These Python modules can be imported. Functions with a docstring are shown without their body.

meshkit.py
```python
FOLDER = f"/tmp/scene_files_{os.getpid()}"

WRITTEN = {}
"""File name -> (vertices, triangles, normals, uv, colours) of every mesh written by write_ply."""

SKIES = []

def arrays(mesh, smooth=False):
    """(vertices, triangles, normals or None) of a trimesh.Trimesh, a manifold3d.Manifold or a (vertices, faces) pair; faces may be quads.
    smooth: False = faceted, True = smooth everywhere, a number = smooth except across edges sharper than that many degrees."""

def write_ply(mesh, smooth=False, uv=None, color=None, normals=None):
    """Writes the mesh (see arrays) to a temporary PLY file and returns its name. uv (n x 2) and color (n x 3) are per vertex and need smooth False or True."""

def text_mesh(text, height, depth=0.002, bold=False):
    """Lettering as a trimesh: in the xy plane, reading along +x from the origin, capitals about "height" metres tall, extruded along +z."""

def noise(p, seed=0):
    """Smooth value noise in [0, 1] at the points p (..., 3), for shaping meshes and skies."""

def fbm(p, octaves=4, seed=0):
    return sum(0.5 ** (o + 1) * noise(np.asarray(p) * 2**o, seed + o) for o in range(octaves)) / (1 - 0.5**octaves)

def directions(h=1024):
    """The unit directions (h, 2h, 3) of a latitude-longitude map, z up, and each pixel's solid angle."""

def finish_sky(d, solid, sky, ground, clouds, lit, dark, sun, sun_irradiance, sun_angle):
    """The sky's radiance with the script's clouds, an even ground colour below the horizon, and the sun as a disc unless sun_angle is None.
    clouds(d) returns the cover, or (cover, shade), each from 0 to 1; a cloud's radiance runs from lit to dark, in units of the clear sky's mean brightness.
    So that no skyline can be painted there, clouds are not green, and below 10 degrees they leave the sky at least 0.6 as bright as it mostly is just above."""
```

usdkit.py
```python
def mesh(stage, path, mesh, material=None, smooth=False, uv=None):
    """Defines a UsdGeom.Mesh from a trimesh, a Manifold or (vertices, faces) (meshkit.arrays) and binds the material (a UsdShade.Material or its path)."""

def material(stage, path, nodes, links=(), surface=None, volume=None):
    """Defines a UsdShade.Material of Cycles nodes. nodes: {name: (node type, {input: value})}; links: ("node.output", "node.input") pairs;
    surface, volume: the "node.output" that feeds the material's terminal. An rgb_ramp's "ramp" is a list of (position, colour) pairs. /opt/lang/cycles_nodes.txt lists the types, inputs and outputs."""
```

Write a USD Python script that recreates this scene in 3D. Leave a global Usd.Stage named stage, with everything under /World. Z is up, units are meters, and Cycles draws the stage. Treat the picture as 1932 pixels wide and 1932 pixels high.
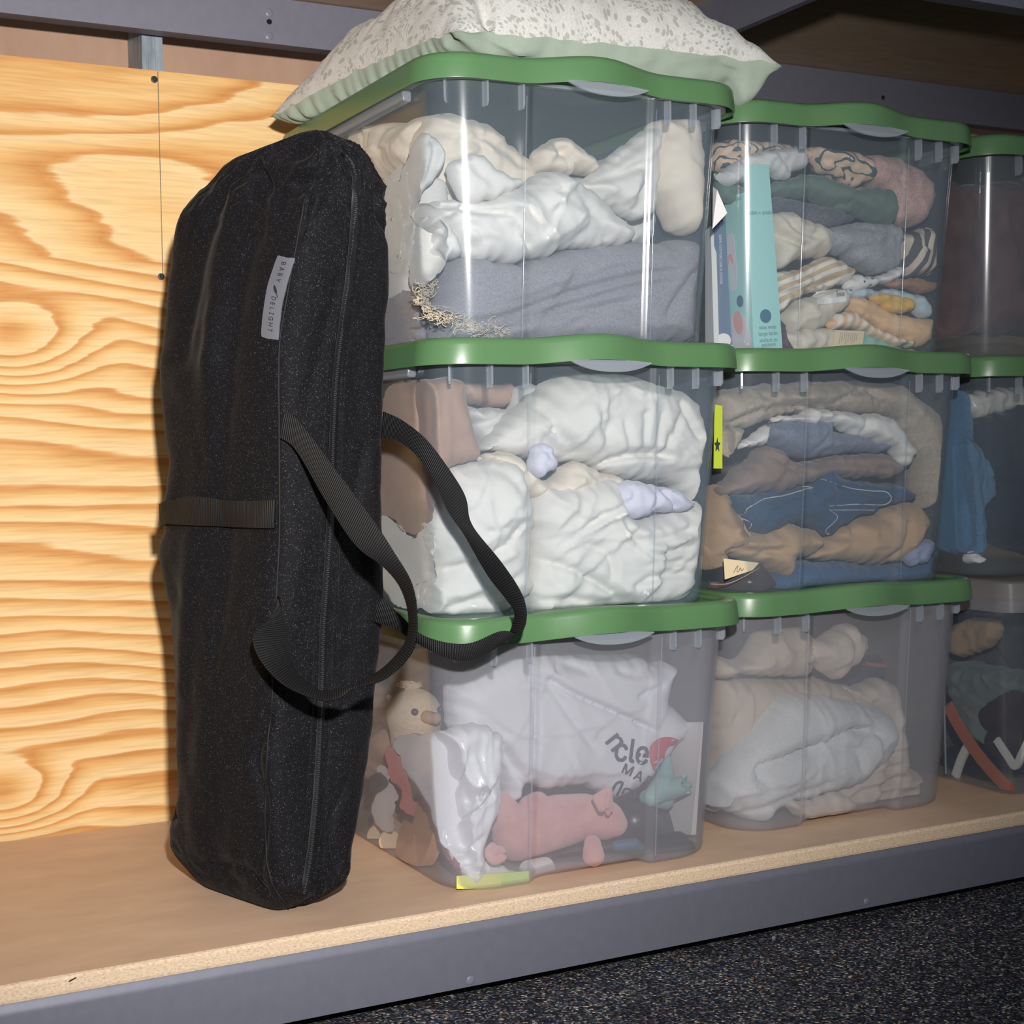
import math, random
import numpy as np, trimesh
from scipy.spatial import Delaunay, cKDTree
from scipy.interpolate import LinearNDInterpolator, NearestNDInterpolator
from shapely.geometry import Polygon, Point, LineString
import shapely
import manifold3d as mf
import usdkit, meshkit
from pxr import Usd, UsdGeom, UsdLux, UsdShade, Gf, Sdf, Vt

stage = Usd.Stage.CreateInMemory()
UsdGeom.SetStageUpAxis(stage, 'Z'); UsdGeom.SetStageMetersPerUnit(stage, 1.0)
UsdGeom.Xform.Define(stage, '/World')

# ---------------------------------------------------------------- camera, flash, room light
CP = np.array([-0.48498, -1.63802, 0.66085]); YAW, PIT, ROL, FPX = 0.478132, -0.043198, -0.0147906, 2828.09
_F = np.array([math.sin(YAW)*math.cos(PIT), math.cos(YAW)*math.cos(PIT), math.sin(PIT)])
_R0 = np.array([math.cos(YAW), -math.sin(YAW), 0.0]); _U0 = np.cross(_R0, _F)
CR = _R0*math.cos(ROL)+_U0*math.sin(ROL); CU = _U0*math.cos(ROL)-_R0*math.sin(ROL); CF = _F
cam = UsdGeom.Camera.Define(stage, '/World/camera')
cam.CreateHorizontalApertureAttr(36.0); cam.CreateVerticalApertureAttr(36.0)
cam.CreateFocalLengthAttr(FPX/1932*36.0); cam.CreateClippingRangeAttr(Gf.Vec2f(0.05, 100))
cam.AddTransformOp().Set(Gf.Matrix4d(*CR, 0, *CU, 0, *(-CF), 0, *CP, 1))
cam.CreateExposureAttr(1.93)
cam.CreateFStopAttr(9.0); cam.CreateFocusDistanceAttr(1.95)

def aim(prim, pos, target):
    z = np.array(pos, float)-np.array(target, float); z /= np.linalg.norm(z)
    x = np.cross([0, 0, 1.0], z); x /= np.linalg.norm(x); y = np.cross(z, x)
    prim.AddTransformOp().Set(Gf.Matrix4d(*x, 0, *y, 0, *z, 0, *map(float, pos), 1))
FLASH = np.array([-0.395, -1.64, 0.93])
flash = UsdLux.SphereLight.Define(stage, '/World/camera_flash')
flash.CreateRadiusAttr(0.028); flash.CreateIntensityAttr(FLASH_I := 1930.0); flash.CreateColorAttr(Gf.Vec3f(1.0, 0.97, 0.94))
sh = UsdLux.ShapingAPI.Apply(flash.GetPrim()); sh.CreateShapingConeAngleAttr(36.5); sh.CreateShapingConeSoftnessAttr(1.0)
aim(flash, FLASH, (0.14, 0.05, 0.75))
dome = UsdLux.DomeLight.Define(stage, '/World/room_light')
dome.CreateIntensityAttr(0.014); dome.CreateColorAttr(Gf.Vec3f(0.85, 0.92, 1.0))

# ---------------------------------------------------------------- helpers
def ray(px, py): return CF+CR*(px-966)/FPX-CU*(py-966)/FPX
def at(px, py, axis, val):
    d = ray(px, py); return CP+d*((val-CP[axis])/d[axis])
def aty(px, py, y): return at(px, py, 1, y)
def atd(px, py, depth): return CP+ray(px, py)*depth
def proj(P):
    d = np.atleast_2d(P)-CP; z = d@CF
    return np.stack([966+FPX*(d@CR)/z, 966-FPX*(d@CU)/z], 1)
CROPS = {'c1': (0, 0, 2.76), 'c2': (600, 0, 2.76), 'c3': (1232, 0, 2.76), 'c4': (250, 600, 2.76), 'c5': (700, 600, 2.76), 'c6': (1232, 600, 2.76),
         'c7': (600, 1132, 2.415), 'c8': (1232, 1132, 2.76), 'd1': (740, 80, 2.841), 'd5': (640, 1400, 4.83), 'px': (0, 0, 1.0)}
def Z(crop, *pts):
    ox, oy, k = CROPS[crop]; return [(ox+x/k, oy+y/k) for x, y in pts]

_count, _loc = {}, {}
def numbered(parent, name):
    k = (parent, name); n = _count.get(k, -1)+1; _count[k] = n
    return f'{parent}/{name}' + (f'_{n:03d}' if n else '')
def data(p, **kw):
    for k, v in kw.items():
        if v is not None: p.SetCustomDataByKey(k, v)
def thing(name, label, cat, loc=(0, 0, 0), group=None, kind=None):
    path = numbered('/World', name); x = UsdGeom.Xform.Define(stage, path)
    x.AddTranslateOp().Set(Gf.Vec3d(*map(float, loc))); _loc[path] = np.array(loc, float)
    data(x.GetPrim(), label=label, category=cat, group=group, kind=kind); return path
def obj(name, mesh, mat, parent=None, label=None, cat=None, smooth=30, group=None, kind=None, uv=None):
    """Defines one mesh (given in world coordinates) as a part of parent, or at top level."""
    path = numbered(parent or '/World', name)
    off = _loc['/'.join(parent.split('/')[:3])] if parent else np.zeros(3)
    v, f, n = meshkit.arrays(mesh, False)
    m = usdkit.mesh(stage, path, (v-off, f), mat, smooth=smooth, uv=uv)
    if not parent: _loc[path] = np.zeros(3)
    data(m.GetPrim(), label=label, category=cat, group=group, kind=kind); return path
def tcat(ms): return trimesh.util.concatenate(ms)
def box(lo, hi): 
    m = trimesh.creation.box(np.subtract(hi, lo)); m.apply_translation((np.add(lo, hi))/2); return m
def rbox(lo, hi, r, n=8):
    """box with rounded edges"""
    lo, hi = np.array(lo, float)+r, np.array(hi, float)-r
    s = mf.Manifold.sphere(r, n*2)
    return tm(mf.Manifold.batch_hull([s.translate([float(a) for a in (x, y, z)]) for x in (lo[0], hi[0]) for y in (lo[1], hi[1]) for z in (lo[2], hi[2])]))
def tm(m):
    g = m.to_mesh(); return trimesh.Trimesh(g.vert_properties[:, :3], g.tri_verts, process=False)
def loft(rings, close0=False, close1=False, wrap=False):
    """quads between closed rings of equal length"""
    n = len(rings[0]); V = np.vstack(rings); F = []; k = len(rings)
    j = np.arange(n); j2 = (j+1) % n
    for i in range(k if wrap else k-1):
        a, b = i*n, ((i+1) % k)*n
        F += [np.stack([a+j, a+j2, b+j2], 1), np.stack([a+j, b+j2, b+j], 1)]
    for flag, i, flip in ((close0, 0, True), (close1, k-1, False)):
        if flag:
            c = len(V); V = np.vstack([V, rings[i].mean(0)]); t = np.stack([i*n+j, i*n+j2, np.full(n, c)], 1)
            F.append(t[:, ::-1] if flip else t)
    return trimesh.Trimesh(V, np.vstack(F), process=False)
def sstep(e0, e1, x): t = np.clip((np.asarray(x, float)-e0)/(e1-e0), 0, 1); return t*t*(3-2*t)
def catmull(P, n=200, closed=False):
    P = np.array(P, float)
    if closed: P = np.vstack([P[-1], P, P[0], P[1]])
    else: P = np.vstack([2*P[0]-P[1], P, 2*P[-1]-P[-2]])
    seg = len(P)-3; t = np.linspace(0, seg, n, endpoint=not closed); i = np.minimum(t.astype(int), seg-1); u = (t-i)[:, None]
    a, b, c, d = P[i], P[i+1], P[i+2], P[i+3]
    return 0.5*(2*b+(c-a)*u+(2*a-5*b+4*c-d)*u**2+(3*b-a-3*c+d)*u**3)
def tube(P, r, n=8, closed=False):
    P = np.array(P, float); T = np.gradient(P, axis=0) if not closed else np.roll(P, -1, 0)-np.roll(P, 1, 0)
    T /= np.linalg.norm(T, axis=1, keepdims=True)+1e-12
    up = np.array([0.12, 0.35, 0.93]); A = np.cross(T, up); A /= np.linalg.norm(A, axis=1, keepdims=True)+1e-12; B = np.cross(T, A)
    r = np.broadcast_to(r, len(P))[:, None]; th = np.linspace(0, 2*np.pi, n, endpoint=False)
    rings = [P[i]+r[i]*(np.cos(th)[:, None]*A[i]+np.sin(th)[:, None]*B[i]) for i in range(len(P))]
    m = loft(rings, not closed, not closed, wrap=closed); m.fix_normals() if len(m.faces) < 3000 else None; return m

def gnoise(p, seed=0):
    """gradient noise in 2-D, about -1..1"""
    p = np.asarray(p, float); i = np.floor(p).astype(np.int64); t = p-i; u = t*t*t*(t*(t*6-15)+10); out = 0
    for a in (0, 1):
        for b in (0, 1):
            h = ((i[:, 0]+a)*374761393+(i[:, 1]+b)*668265263+seed*974634777) & 0xFFFFFFFF
            h = ((h ^ (h >> 13))*1274126177) & 0xFFFFFFFF; g = ((h ^ (h >> 16)) & 0xFFFF)/65536.0*2*np.pi
            w = (u[:, 0] if a else 1-u[:, 0])*(u[:, 1] if b else 1-u[:, 1])
            out = out+w*(np.cos(g)*(t[:, 0]-a)+np.sin(g)*(t[:, 1]-b))
    return out*1.5
def ridge(p, seed): return (1-np.abs(np.clip(gnoise(p, seed), -1, 1)))**2.2
def folds(p, seed, s=0.06, ang=0.0, aniso=1.0, octs=(1, .5, .22)):
    """creased cloth height, about 0..1: warped ridges at falling sizes, stretched along the direction ang"""
    c, n = math.cos(ang), math.sin(ang); q = np.stack([(p[:, 0]*c+p[:, 1]*n)/(s*aniso), (-p[:, 0]*n+p[:, 1]*c)/s], 1)
    w = np.stack([gnoise(q*.6, seed+11), gnoise(q*.6+7.3, seed+12)], 1); q = q+w*.9; h = 0
    for k, a in enumerate(octs): h = h+a*ridge(q*2.07**k+k*3.1, seed+k*17)
    return h/sum(octs)

def cloth_mesh(outline, plane, T, seed=1, grid=0.0042, amp=0.012, s=0.06, ang=0.0, aniso=1.0, round_=None, creases=(), axis=1, smooth_outline=True, lump=0.35, octs=(1, .38, .14), flat=False, sgn=1, auto=1.0):
    """A cloth bundle of real thickness: the outline (pixels) set on the plane (axis = value), a front with folds, a rounded edge and a back.
    creases: (points in pixels, depth, width[, step])"""
    edge_plane = plane+sgn*T*.6
    def W(pts, pl=plane): return np.array([at(x, y, axis, pl) for x, y in pts])
    o2 = [0, 2] if axis == 1 else [1, 2]
    P = W(outline, edge_plane)[:, o2]
    if smooth_outline: P = catmull(P, max(60, len(P)*9), True)
    pg = Polygon(P).buffer(0)
    if pg.geom_type != 'Polygon': pg = max(pg.geoms, key=lambda g: g.area)
    L = pg.exterior.length; nb = int(L/(grid*.9)); B = np.array([pg.exterior.interpolate(k/nb, True).coords[0] for k in range(nb)])
    rag = gnoise(B/0.014, seed+5)*grid*.75+gnoise(B/.045, seed+6)*grid*.9; nrm = B-np.roll(B, 1, 0); nrm = np.stack([nrm[:, 1], -nrm[:, 0]], 1); nrm /= np.linalg.norm(nrm, axis=1, keepdims=True)+1e-9
    if smooth_outline: B = B+nrm*rag[:, None]
    pg = Polygon(B).buffer(0); pg = pg if pg.geom_type == 'Polygon' else max(pg.geoms, key=lambda g: g.area)
    x0, z0, x1, z1 = pg.bounds; gx, gz = np.meshgrid(np.arange(x0, x1, grid), np.arange(z0, z1, grid*.87)); gx = gx+(np.arange(gx.shape[0]) % 2)[:, None]*grid/2
    G = np.stack([gx.ravel(), gz.ravel()], 1); dist, _ = cKDTree(B).query(G)
    ins = shapely.contains_xy(pg, G[:, 0], G[:, 1]) & (dist > grid*.55); G = G[ins]
    Q = np.vstack([B, G]); d = np.concatenate([np.zeros(len(B)), dist[ins]])
    tri = Delaunay(Q).simplices; cen = Q[tri].mean(1); tri = tri[shapely.contains_xy(pg, cen[:, 0], cen[:, 1])]
    a, b, c_ = Q[tri[:, 0]], Q[tri[:, 1]], Q[tri[:, 2]]; cr = (b-a)[:, 0]*(c_-a)[:, 1]-(b-a)[:, 1]*(c_-a)[:, 0]
    tri = tri[np.abs(cr) > 1e-10]; cr = cr[np.abs(cr) > 1e-10]; tri[cr < 0] = tri[cr < 0][:, ::-1]
    R = round_ or T*.7; e = np.clip(d/R, 0, 1); prof = np.sqrt(np.clip(1-(1-e)**2, 0, 1))
    h = T*prof
    if not flat:
        h = h*(1-lump+lump*(gnoise(Q/(s*2.2), seed+90)*.5+.5)*1.6)
        h = h+.8*amp*(folds(Q, seed, s, ang, aniso, octs)-.45)*np.clip(d/(R*.5), 0, 1)
    extra = []
    if auto and not flat:                                     # many long soft folds running with the cloth
        rg = np.random.default_rng(seed*13+1); nf = int(np.clip(pg.area/.0020*auto, 3, 15)); size = math.sqrt(pg.area)
        for _ in range(nf):
            p0 = G[rg.integers(len(G))]; a = ang+rg.normal(0, .55 if aniso > 1.2 else 1.2); ln = size*rg.uniform(.4, .95); pts = [p0]
            for _k in range(5): a += rg.normal(0, .22); pts.append(pts[-1]+np.array([math.cos(a), math.sin(a)])*ln/5)
            extra.append((np.array(pts)-np.array([math.cos(a), math.sin(a)])*ln*.3, amp*rg.uniform(.3, .85), rg.uniform(.0028, .005), None))
    for cr_ in list(creases)+extra:
        lp, dep, wid = cr_[:3]; C = catmull(lp, 60) if isinstance(lp, np.ndarray) else catmull(W(lp)[:, o2], 120) if len(lp) > 2 else np.linspace(*W(lp)[:, o2], 60)
        dd, idx = cKDTree(C).query(Q); tpar = np.clip(idx/(len(C)-1), 0, 1); endf = np.clip(np.minimum(tpar, 1-tpar)*8+.25, 0, 1)
        if len(cr_) > 3 and cr_[3] is None:                     # a fold lying over: steep on one side, slow on the other
            tg = np.gradient(C, axis=0)[idx]; side = tg[:, 0]*(Q-C[idx])[:, 1]-tg[:, 1]*(Q-C[idx])[:, 0]
            h = h+dep*(np.exp(-dd/np.where(side > 0, wid*5, wid*.55))-.25*np.exp(-(dd/(wid*5))**2))*np.clip(endf*1.2-.25, 0, 1)*np.clip(d/(R*.5), 0, 1); continue
        h = h-dep*np.exp(-(dd/wid)**2)*endf*np.clip(d/(R*.3)+.15, 0, 1)
        if len(cr_) > 3:
            tg = np.gradient(C, axis=0)[idx]; side = tg[:, 0]*(Q-C[idx])[:, 1]-tg[:, 1]*(Q-C[idx])[:, 0]
            h = h+cr_[3]*np.sign(side)*np.exp(-dd/(wid*4))*endf*np.clip(d/(R*.3), 0, 1)
    hb = T*prof*.8
    n = len(Q); nB = len(B); front = np.empty((n, 3)); back = np.empty((n, 3))
    oth = 1 if axis == 1 else 0; mid = plane+sgn*T
    for arr, off in ((front, -sgn*h), (back, sgn*hb)): arr[:, o2] = Q; arr[:, oth] = mid+off
    bi = np.arange(n); bi[nB:] += n-nB
    F1, F2 = tri, bi[tri][:, ::-1]
    if (axis == 0) != (sgn < 0): F1, F2 = F1[:, ::-1], F2[:, ::-1]
    V = np.vstack([front, back[nB:]]); m = trimesh.Trimesh(V, np.vstack([F1, F2]), process=False)
    m.metadata['front'] = (Q, front[:, oth], n); return m
def front_of(m):
    Q, y, n = m.metadata['front']; a, b = LinearNDInterpolator(Q, y), NearestNDInterpolator(Q, y)
    def f(x, z):
        r = a(x, z); return np.where(np.isnan(r), b(x, z), r)
    return f

# ---------------------------------------------------------------- materials
MATS = {}
def mat(name, nodes, links=(), surface='p.BSDF', volume=None):
    MATS[name] = usdkit.material(stage, f'/World/Looks/{name}', nodes, links, surface=surface, volume=volume); return MATS[name]
def lin(r, g, b): return tuple(((c/255)/12.92 if c/255 <= .04045 else ((c/255+.055)/1.055)**2.4) for c in (r, g, b))
POS = ('geometry', {})
def plain(name, rgb, rough=.5, spec=.5, **kw):
    return mat(name, {'p': ('principled_bsdf', {'base_color': lin(*rgb), 'roughness': rough, 'specular_ior_level': spec, **kw})})
def fabric(name, rgb, rgb2=None, scale=900, bump=.25, mott=.12, nscale=60, rough=.95, sheen=.15, var=None):
    """woven cloth: slight colour mottling, fine weave bump"""
    c = np.array(lin(*rgb)); c2 = np.array(lin(*rgb2)) if rgb2 else c*(1-mott)
    nodes = {'g': POS, 'n': ('noise_texture', {'scale': nscale, 'detail': 4}), 'r': ('rgb_ramp', {'ramp': [(.35, c2), (.62, c)]}),
             'w': ('noise_texture', {'scale': scale, 'detail': 2}), 'b': ('bump', {'strength': bump, 'distance': .0012}),
             'p': ('principled_bsdf', {'roughness': rough, 'specular_ior_level': .2, 'sheen_weight': sheen, 'sheen_roughness': .4})}
    links = [('g.position', 'n.vector'), ('n.fac', 'r.fac'), ('r.color', 'p.base_color'), ('g.position', 'w.vector'), ('w.fac', 'b.height'), ('b.normal', 'p.normal')]
    return mat(name, nodes, links)
# --- structure materials
GEO = ('geometry', {})
def mth(t, **k): return ('math', {'math_type': t, **k})
_k = [at(5, 655, 1, .6325), at(2, 1512, 1, .6325)]; K1, K2 = [(p[0]*.55, 0, p[2]) for p in _k]
mat('plywood', {'g': GEO, 'm': ('mapping', {'mapping_type': 'point', 'scale': (1.3, 1, 3.4), 'location': (3.1, 0, 1.7)}),
    'n': ('noise_texture', {'scale': 1.0, 'detail': 1.2, 'roughness': .35, 'distortion': .35}),
    'sx': ('separate_xyz', {}), 'zz': mth('minimum', value2=.95), 'mask': mth('multiply', value2=32.0),
    'a': mth('multiply_add', value2=8.5), 'm3': ('mapping', {'mapping_type': 'point', 'scale': (5, 1, 60)}), 'n3': ('noise_texture', {'scale': 1, 'detail': 3}),
    'a2': mth('multiply_add', value2=.55), 'fr': mth('fraction'),
    'k1': ('vector_math', {'math_type': 'distance', 'vector2': K1}), 'k2': ('vector_math', {'math_type': 'distance', 'vector2': K2}), 'ms': ('mapping', {'mapping_type': 'point', 'scale': (.55, 0, 1.0)}),
    'q1': ('map_range', {'range_type': 'smoothstep', 'from_min': 0, 'from_max': .105, 'to_min': 4.2, 'to_max': 0, 'clamp': True}), 'q2': ('map_range', {'range_type': 'smoothstep', 'from_min': 0, 'from_max': .085, 'to_min': 3.4, 'to_max': 0, 'clamp': True}), 'qa': mth('add'), 'qb': mth('add'),
    'r': ('rgb_ramp', {'ramp': [(0, lin(244, 212, 158)), (.35, lin(242, 204, 144)), (.60, lin(235, 187, 120)), (.86, lin(214, 150, 82)), (.94, lin(220, 160, 94)), (1, lin(243, 209, 154))]}),
    'm4': ('mapping', {'mapping_type': 'point', 'scale': (14, 1, 260)}), 'n4': ('noise_texture', {'scale': 1, 'detail': 2}), 'r4': ('rgb_ramp', {'ramp': [(.3, (.88, .86, .83)), (.6, (1.03, 1.03, 1.03))]}),
    'mx': ('mix', {'mix_type': 'multiply', 'fac': 1.0}), 'b': ('bump', {'strength': .12, 'distance': .001}),
    'p': ('principled_bsdf', {'roughness': .62, 'specular_ior_level': .3})},
    [('g.position', 'm.vector'), ('m.vector', 'n.vector'), ('g.position', 'sx.vector'), ('sx.z', 'zz.value1'), ('zz.value', 'mask.value1'), ('n.fac', 'a.value1'), ('mask.value', 'a.value3'),
     ('g.position', 'm3.vector'), ('m3.vector', 'n3.vector'), ('n3.fac', 'a2.value1'), ('a.value', 'a2.value3'), ('g.position', 'ms.vector'), ('ms.vector', 'k1.vector1'), ('ms.vector', 'k2.vector1'), ('k1.value', 'q1.value'), ('k2.value', 'q2.value'), ('q1.result', 'qa.value1'), ('q2.result', 'qa.value2'), ('a2.value', 'qb.value1'), ('qa.value', 'qb.value2'), ('qb.value', 'fr.value1'), ('fr.value', 'r.fac'),
     ('g.position', 'm4.vector'), ('m4.vector', 'n4.vector'), ('n4.fac', 'r4.fac'), ('r.color', 'mx.color1'), ('r4.color', 'mx.color2'), ('mx.color', 'p.base_color'), ('n4.fac', 'b.height'), ('b.normal', 'p.normal')])
def mottled(name, stops, scale, rough=.6, stretch=(1, 1, 1), detail=5, bump=0., bscale=None, spec=.3, dist=.001, metal=0.):
    nodes = {'g': GEO, 'm': ('mapping', {'mapping_type': 'point', 'scale': stretch}), 'n': ('noise_texture', {'scale': scale, 'detail': detail, 'roughness': .6}),
             'r': ('rgb_ramp', {'ramp': stops}), 'n2': ('noise_texture', {'scale': bscale or scale*3, 'detail': 2}), 'b': ('bump', {'strength': bump, 'distance': dist}),
             'p': ('principled_bsdf', {'roughness': rough, 'specular_ior_level': spec, 'metallic': metal})}
    return mat(name, nodes, [('g.position', 'm.vector'), ('m.vector', 'n.vector'), ('n.fac', 'r.fac'), ('r.color', 'p.base_color'), ('g.position', 'n2.vector'), ('n2.fac', 'b.height'), ('b.normal', 'p.normal')])
mottled('board_face', [(.3, lin(205, 172, 147)), (.5, lin(212, 180, 153)), (.7, lin(219, 188, 159))], 9, .55, (1, 2.2, 1), bump=.05, bscale=300)
mottled('board_edge', [(.28, lin(184, 146, 112)), (.42, lin(218, 190, 158)), (.62, lin(234, 212, 184))], 420, .8, (.6, 1, 1.3), bump=.6, bscale=380)
mottled('board_under', [(.3, lin(172, 150, 130)), (.7, lin(192, 168, 146))], 14, .7, (1, 3, 1))
mottled('kraft_board', [(.3, lin(178, 144, 122)), (.7, lin(190, 156, 132))], 25, .8, (1, 1, .4))
mottled('rack_paint', [(.3, lin(123, 124, 138)), (.7, lin(129, 130, 144))], 60, .58, bump=.08, bscale=900, spec=.5, metal=.42)
mottled('galvanised', [(.3, lin(120, 132, 142)), (.7, lin(164, 174, 182))], 90, .4, (1, 1, .2))
plain('dark_hole', (8, 8, 9), .9); plain('screw_black', (44, 46, 52), .5); plain('rivet_paint', (122, 124, 140), .35); plain('pencil', (120, 104, 96), .9)
# carpet: flecked loop pile
mat('carpet', {'g': GEO, 'v': ('voronoi_texture', {'scale': 330, 'randomness': 1.0}), 'sep': ('separate_color', {}),
    'r': ('rgb_ramp', {'interpolate': False, 'ramp': [(0, lin(40, 42, 47)), (.26, lin(70, 73, 80)), (.42, lin(48, 48, 51)), (.55, lin(104, 107, 116)), (.68, lin(60, 63, 78)), (.78, lin(146, 143, 138)), (.86, lin(106, 80, 66)), (.90, lin(206, 194, 172)), (.945, lin(66, 80, 112)), (.97, lin(92, 58, 62))]}),
    'n': ('noise_texture', {'scale': 7, 'detail': 3}), 'r2': ('rgb_ramp', {'ramp': [(.3, (.75, .75, .78)), (.7, (1.1, 1.1, 1.1))]}), 'mx': ('mix', {'mix_type': 'multiply', 'fac': 1.0}),
    'b': ('bump', {'strength': .6, 'distance': .003, 'invert': True}), 'p': ('principled_bsdf', {'roughness': .95, 'specular_ior_level': .1})},
    [('g.position', 'v.vector'), ('v.color', 'sep.color'), ('sep.r', 'r.fac'), ('g.position', 'n.vector'), ('n.fac', 'r2.fac'), ('r.color', 'mx.color1'), ('r2.color', 'mx.color2'), ('mx.color', 'p.base_color'), ('v.distance', 'b.height'), ('b.normal', 'p.normal')])

# ---------------------------------------------------------------- the setting
SZ = 0.0983                      # top of the lower shelf board
obj('floor', box((-4, -4.5, -.12), (5, 1.2, -.02)), 'x' and MATS['carpet'], label='dark flecked loop pile carpet in front of the shelving', cat='floor', kind='structure', smooth=False)
obj('wall_back', box((-3, .735, -.02), (5, .78, 2.4)), MATS['kraft_board'], label='tan paper-faced board wall showing above the plywood', cat='wall', kind='structure', smooth=False)
st = thing('metal_stud', 'galvanised steel wall stud rising behind the plywood top edge', 'stud', (0.09, .65, 0), kind='structure')
sx0, sx1 = at(267, 90, 1, .648)[0], at(306, 90, 1, .648)[0]
obj('front_flange', box((sx0, .646, -.02), (sx1, .6475, 2.4)), MATS['galvanised'], st, smooth=False)
for k in (.3, .62): xx = sx0+(sx1-sx0)*k; obj('flange_groove', box((xx, .6445, 1.1), (xx+.003, .646, 2.4)), MATS['galvanised'], st, smooth=False)
obj('web', box((sx0, .6475, -.02), (sx0+.0015, .734, 2.4)), MATS['galvanised'], st, smooth=False)
PWY = .6325
ply = thing('plywood_sheet', 'honey-coloured plywood sheet with dark grain screwed up behind the shelf', 'plywood', (0, PWY, 0), kind='structure')
obj('panel', box((-1.4, PWY, .05), (3.2, PWY+.012, 1.2353)), MATS['plywood'], ply, smooth=False)
def screw(px, py, r=.0052):
    c = at(px, py, 1, PWY-.0006); m = trimesh.creation.revolve(np.array([(0, 0), (r*.25, .0002), (r*.5, .0012), (r, .0008), (r, 0)]), sections=20)
    m.apply_transform(trimesh.transformations.rotation_matrix(np.pi/2, (1, 0, 0))); m.apply_translation(c); obj('screw', m, MATS['screw_black'], ply)
screw(291, 150); screw(304, 522)
a, b = at(297, 135, 1, PWY-.0002), at(305, 525, 1, PWY-.0002)
obj('pencil_line', box((a[0], PWY-.0003, b[2]), (a[0]+.0011, PWY+.0001, a[2])), MATS['pencil'], ply, smooth=False)

# ---------------------------------------------------------------- steel shelving rack
XA, XB = -1.3, 2.8
rack = thing('storage_rack', 'grey painted steel shelving rack holding the particle board shelves', 'shelving rack', (0, 0, 0))
def extr(poly, x0, x1):
    m = trimesh.creation.extrude_polygon(Polygon(poly), x1-x0, engine='earcut')      # polygon (y, z) swept along x
    v = m.vertices.copy(); m.vertices = np.stack([x0+v[:, 2], v[:, 0], v[:, 1]], 1); m.invert() if m.volume < 0 else None; return m
def rail(z0, y0=0., s=1, h=.078, tf=.012):
    pts = [(0, 0), (0, h-tf), (.0012, h-tf*.6), (.0035, h-.002), (.0048, h), (.0062, h), (.006, h-.003), (.0035, h-tf), (.0022, h-tf-.002), (.0022, .0022), (.03, .0022), (.03, 0)]
    return [(y0+s*y, z0+z) for y, z in pts]
obj('front_rail', extr(rail(0), XA, XB), MATS['rack_paint'], rack)
obj('back_rail', extr(rail(0, PWY-.004, -1), XA, XB), MATS['rack_paint'], rack)
UZ = 1.2945
obj('front_rail', extr(rail(UZ+.0015), XA, XB), MATS['rack_paint'], rack)
UB = 1.2865
obj('back_rail', extr([(.6, UB), (.6, UB+.07), (.602, UB+.07), (.602, UB+.003), (.628, UB+.003), (.628, UB)], XA, XB), MATS['rack_paint'], rack)
obj('cross_beam', box((.901, .03, UZ), (.914, .6, UZ+.065)), MATS['rack_paint'], rack, smooth=False)
for x in (XA, XB-.04):
    for y in (.002, .59): obj('post', box((x, y, -.02), (x+.04, y+.038, 2.2)), MATS['rack_paint'], rack, smooth=False)
for px, py, r in ((508, 24, .0065), (508, 68, .0065), (888, 1850, .0058), (1635, 1701, .005), (1460, 1770, .0035)):
    yy = .6 if py < 300 else 0.; c = at(px, py, 1, yy-.0002); m = trimesh.creation.revolve(np.array([(0, .0016), (r*.6, .0013), (r*.9, .0006), (r, 0)]), sections=20)
    m.apply_transform(trimesh.transformations.rotation_matrix(np.pi/2, (1, 0, 0))); m.apply_translation(c); obj('rivet', m, MATS['rivet_paint'], rack)
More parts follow.
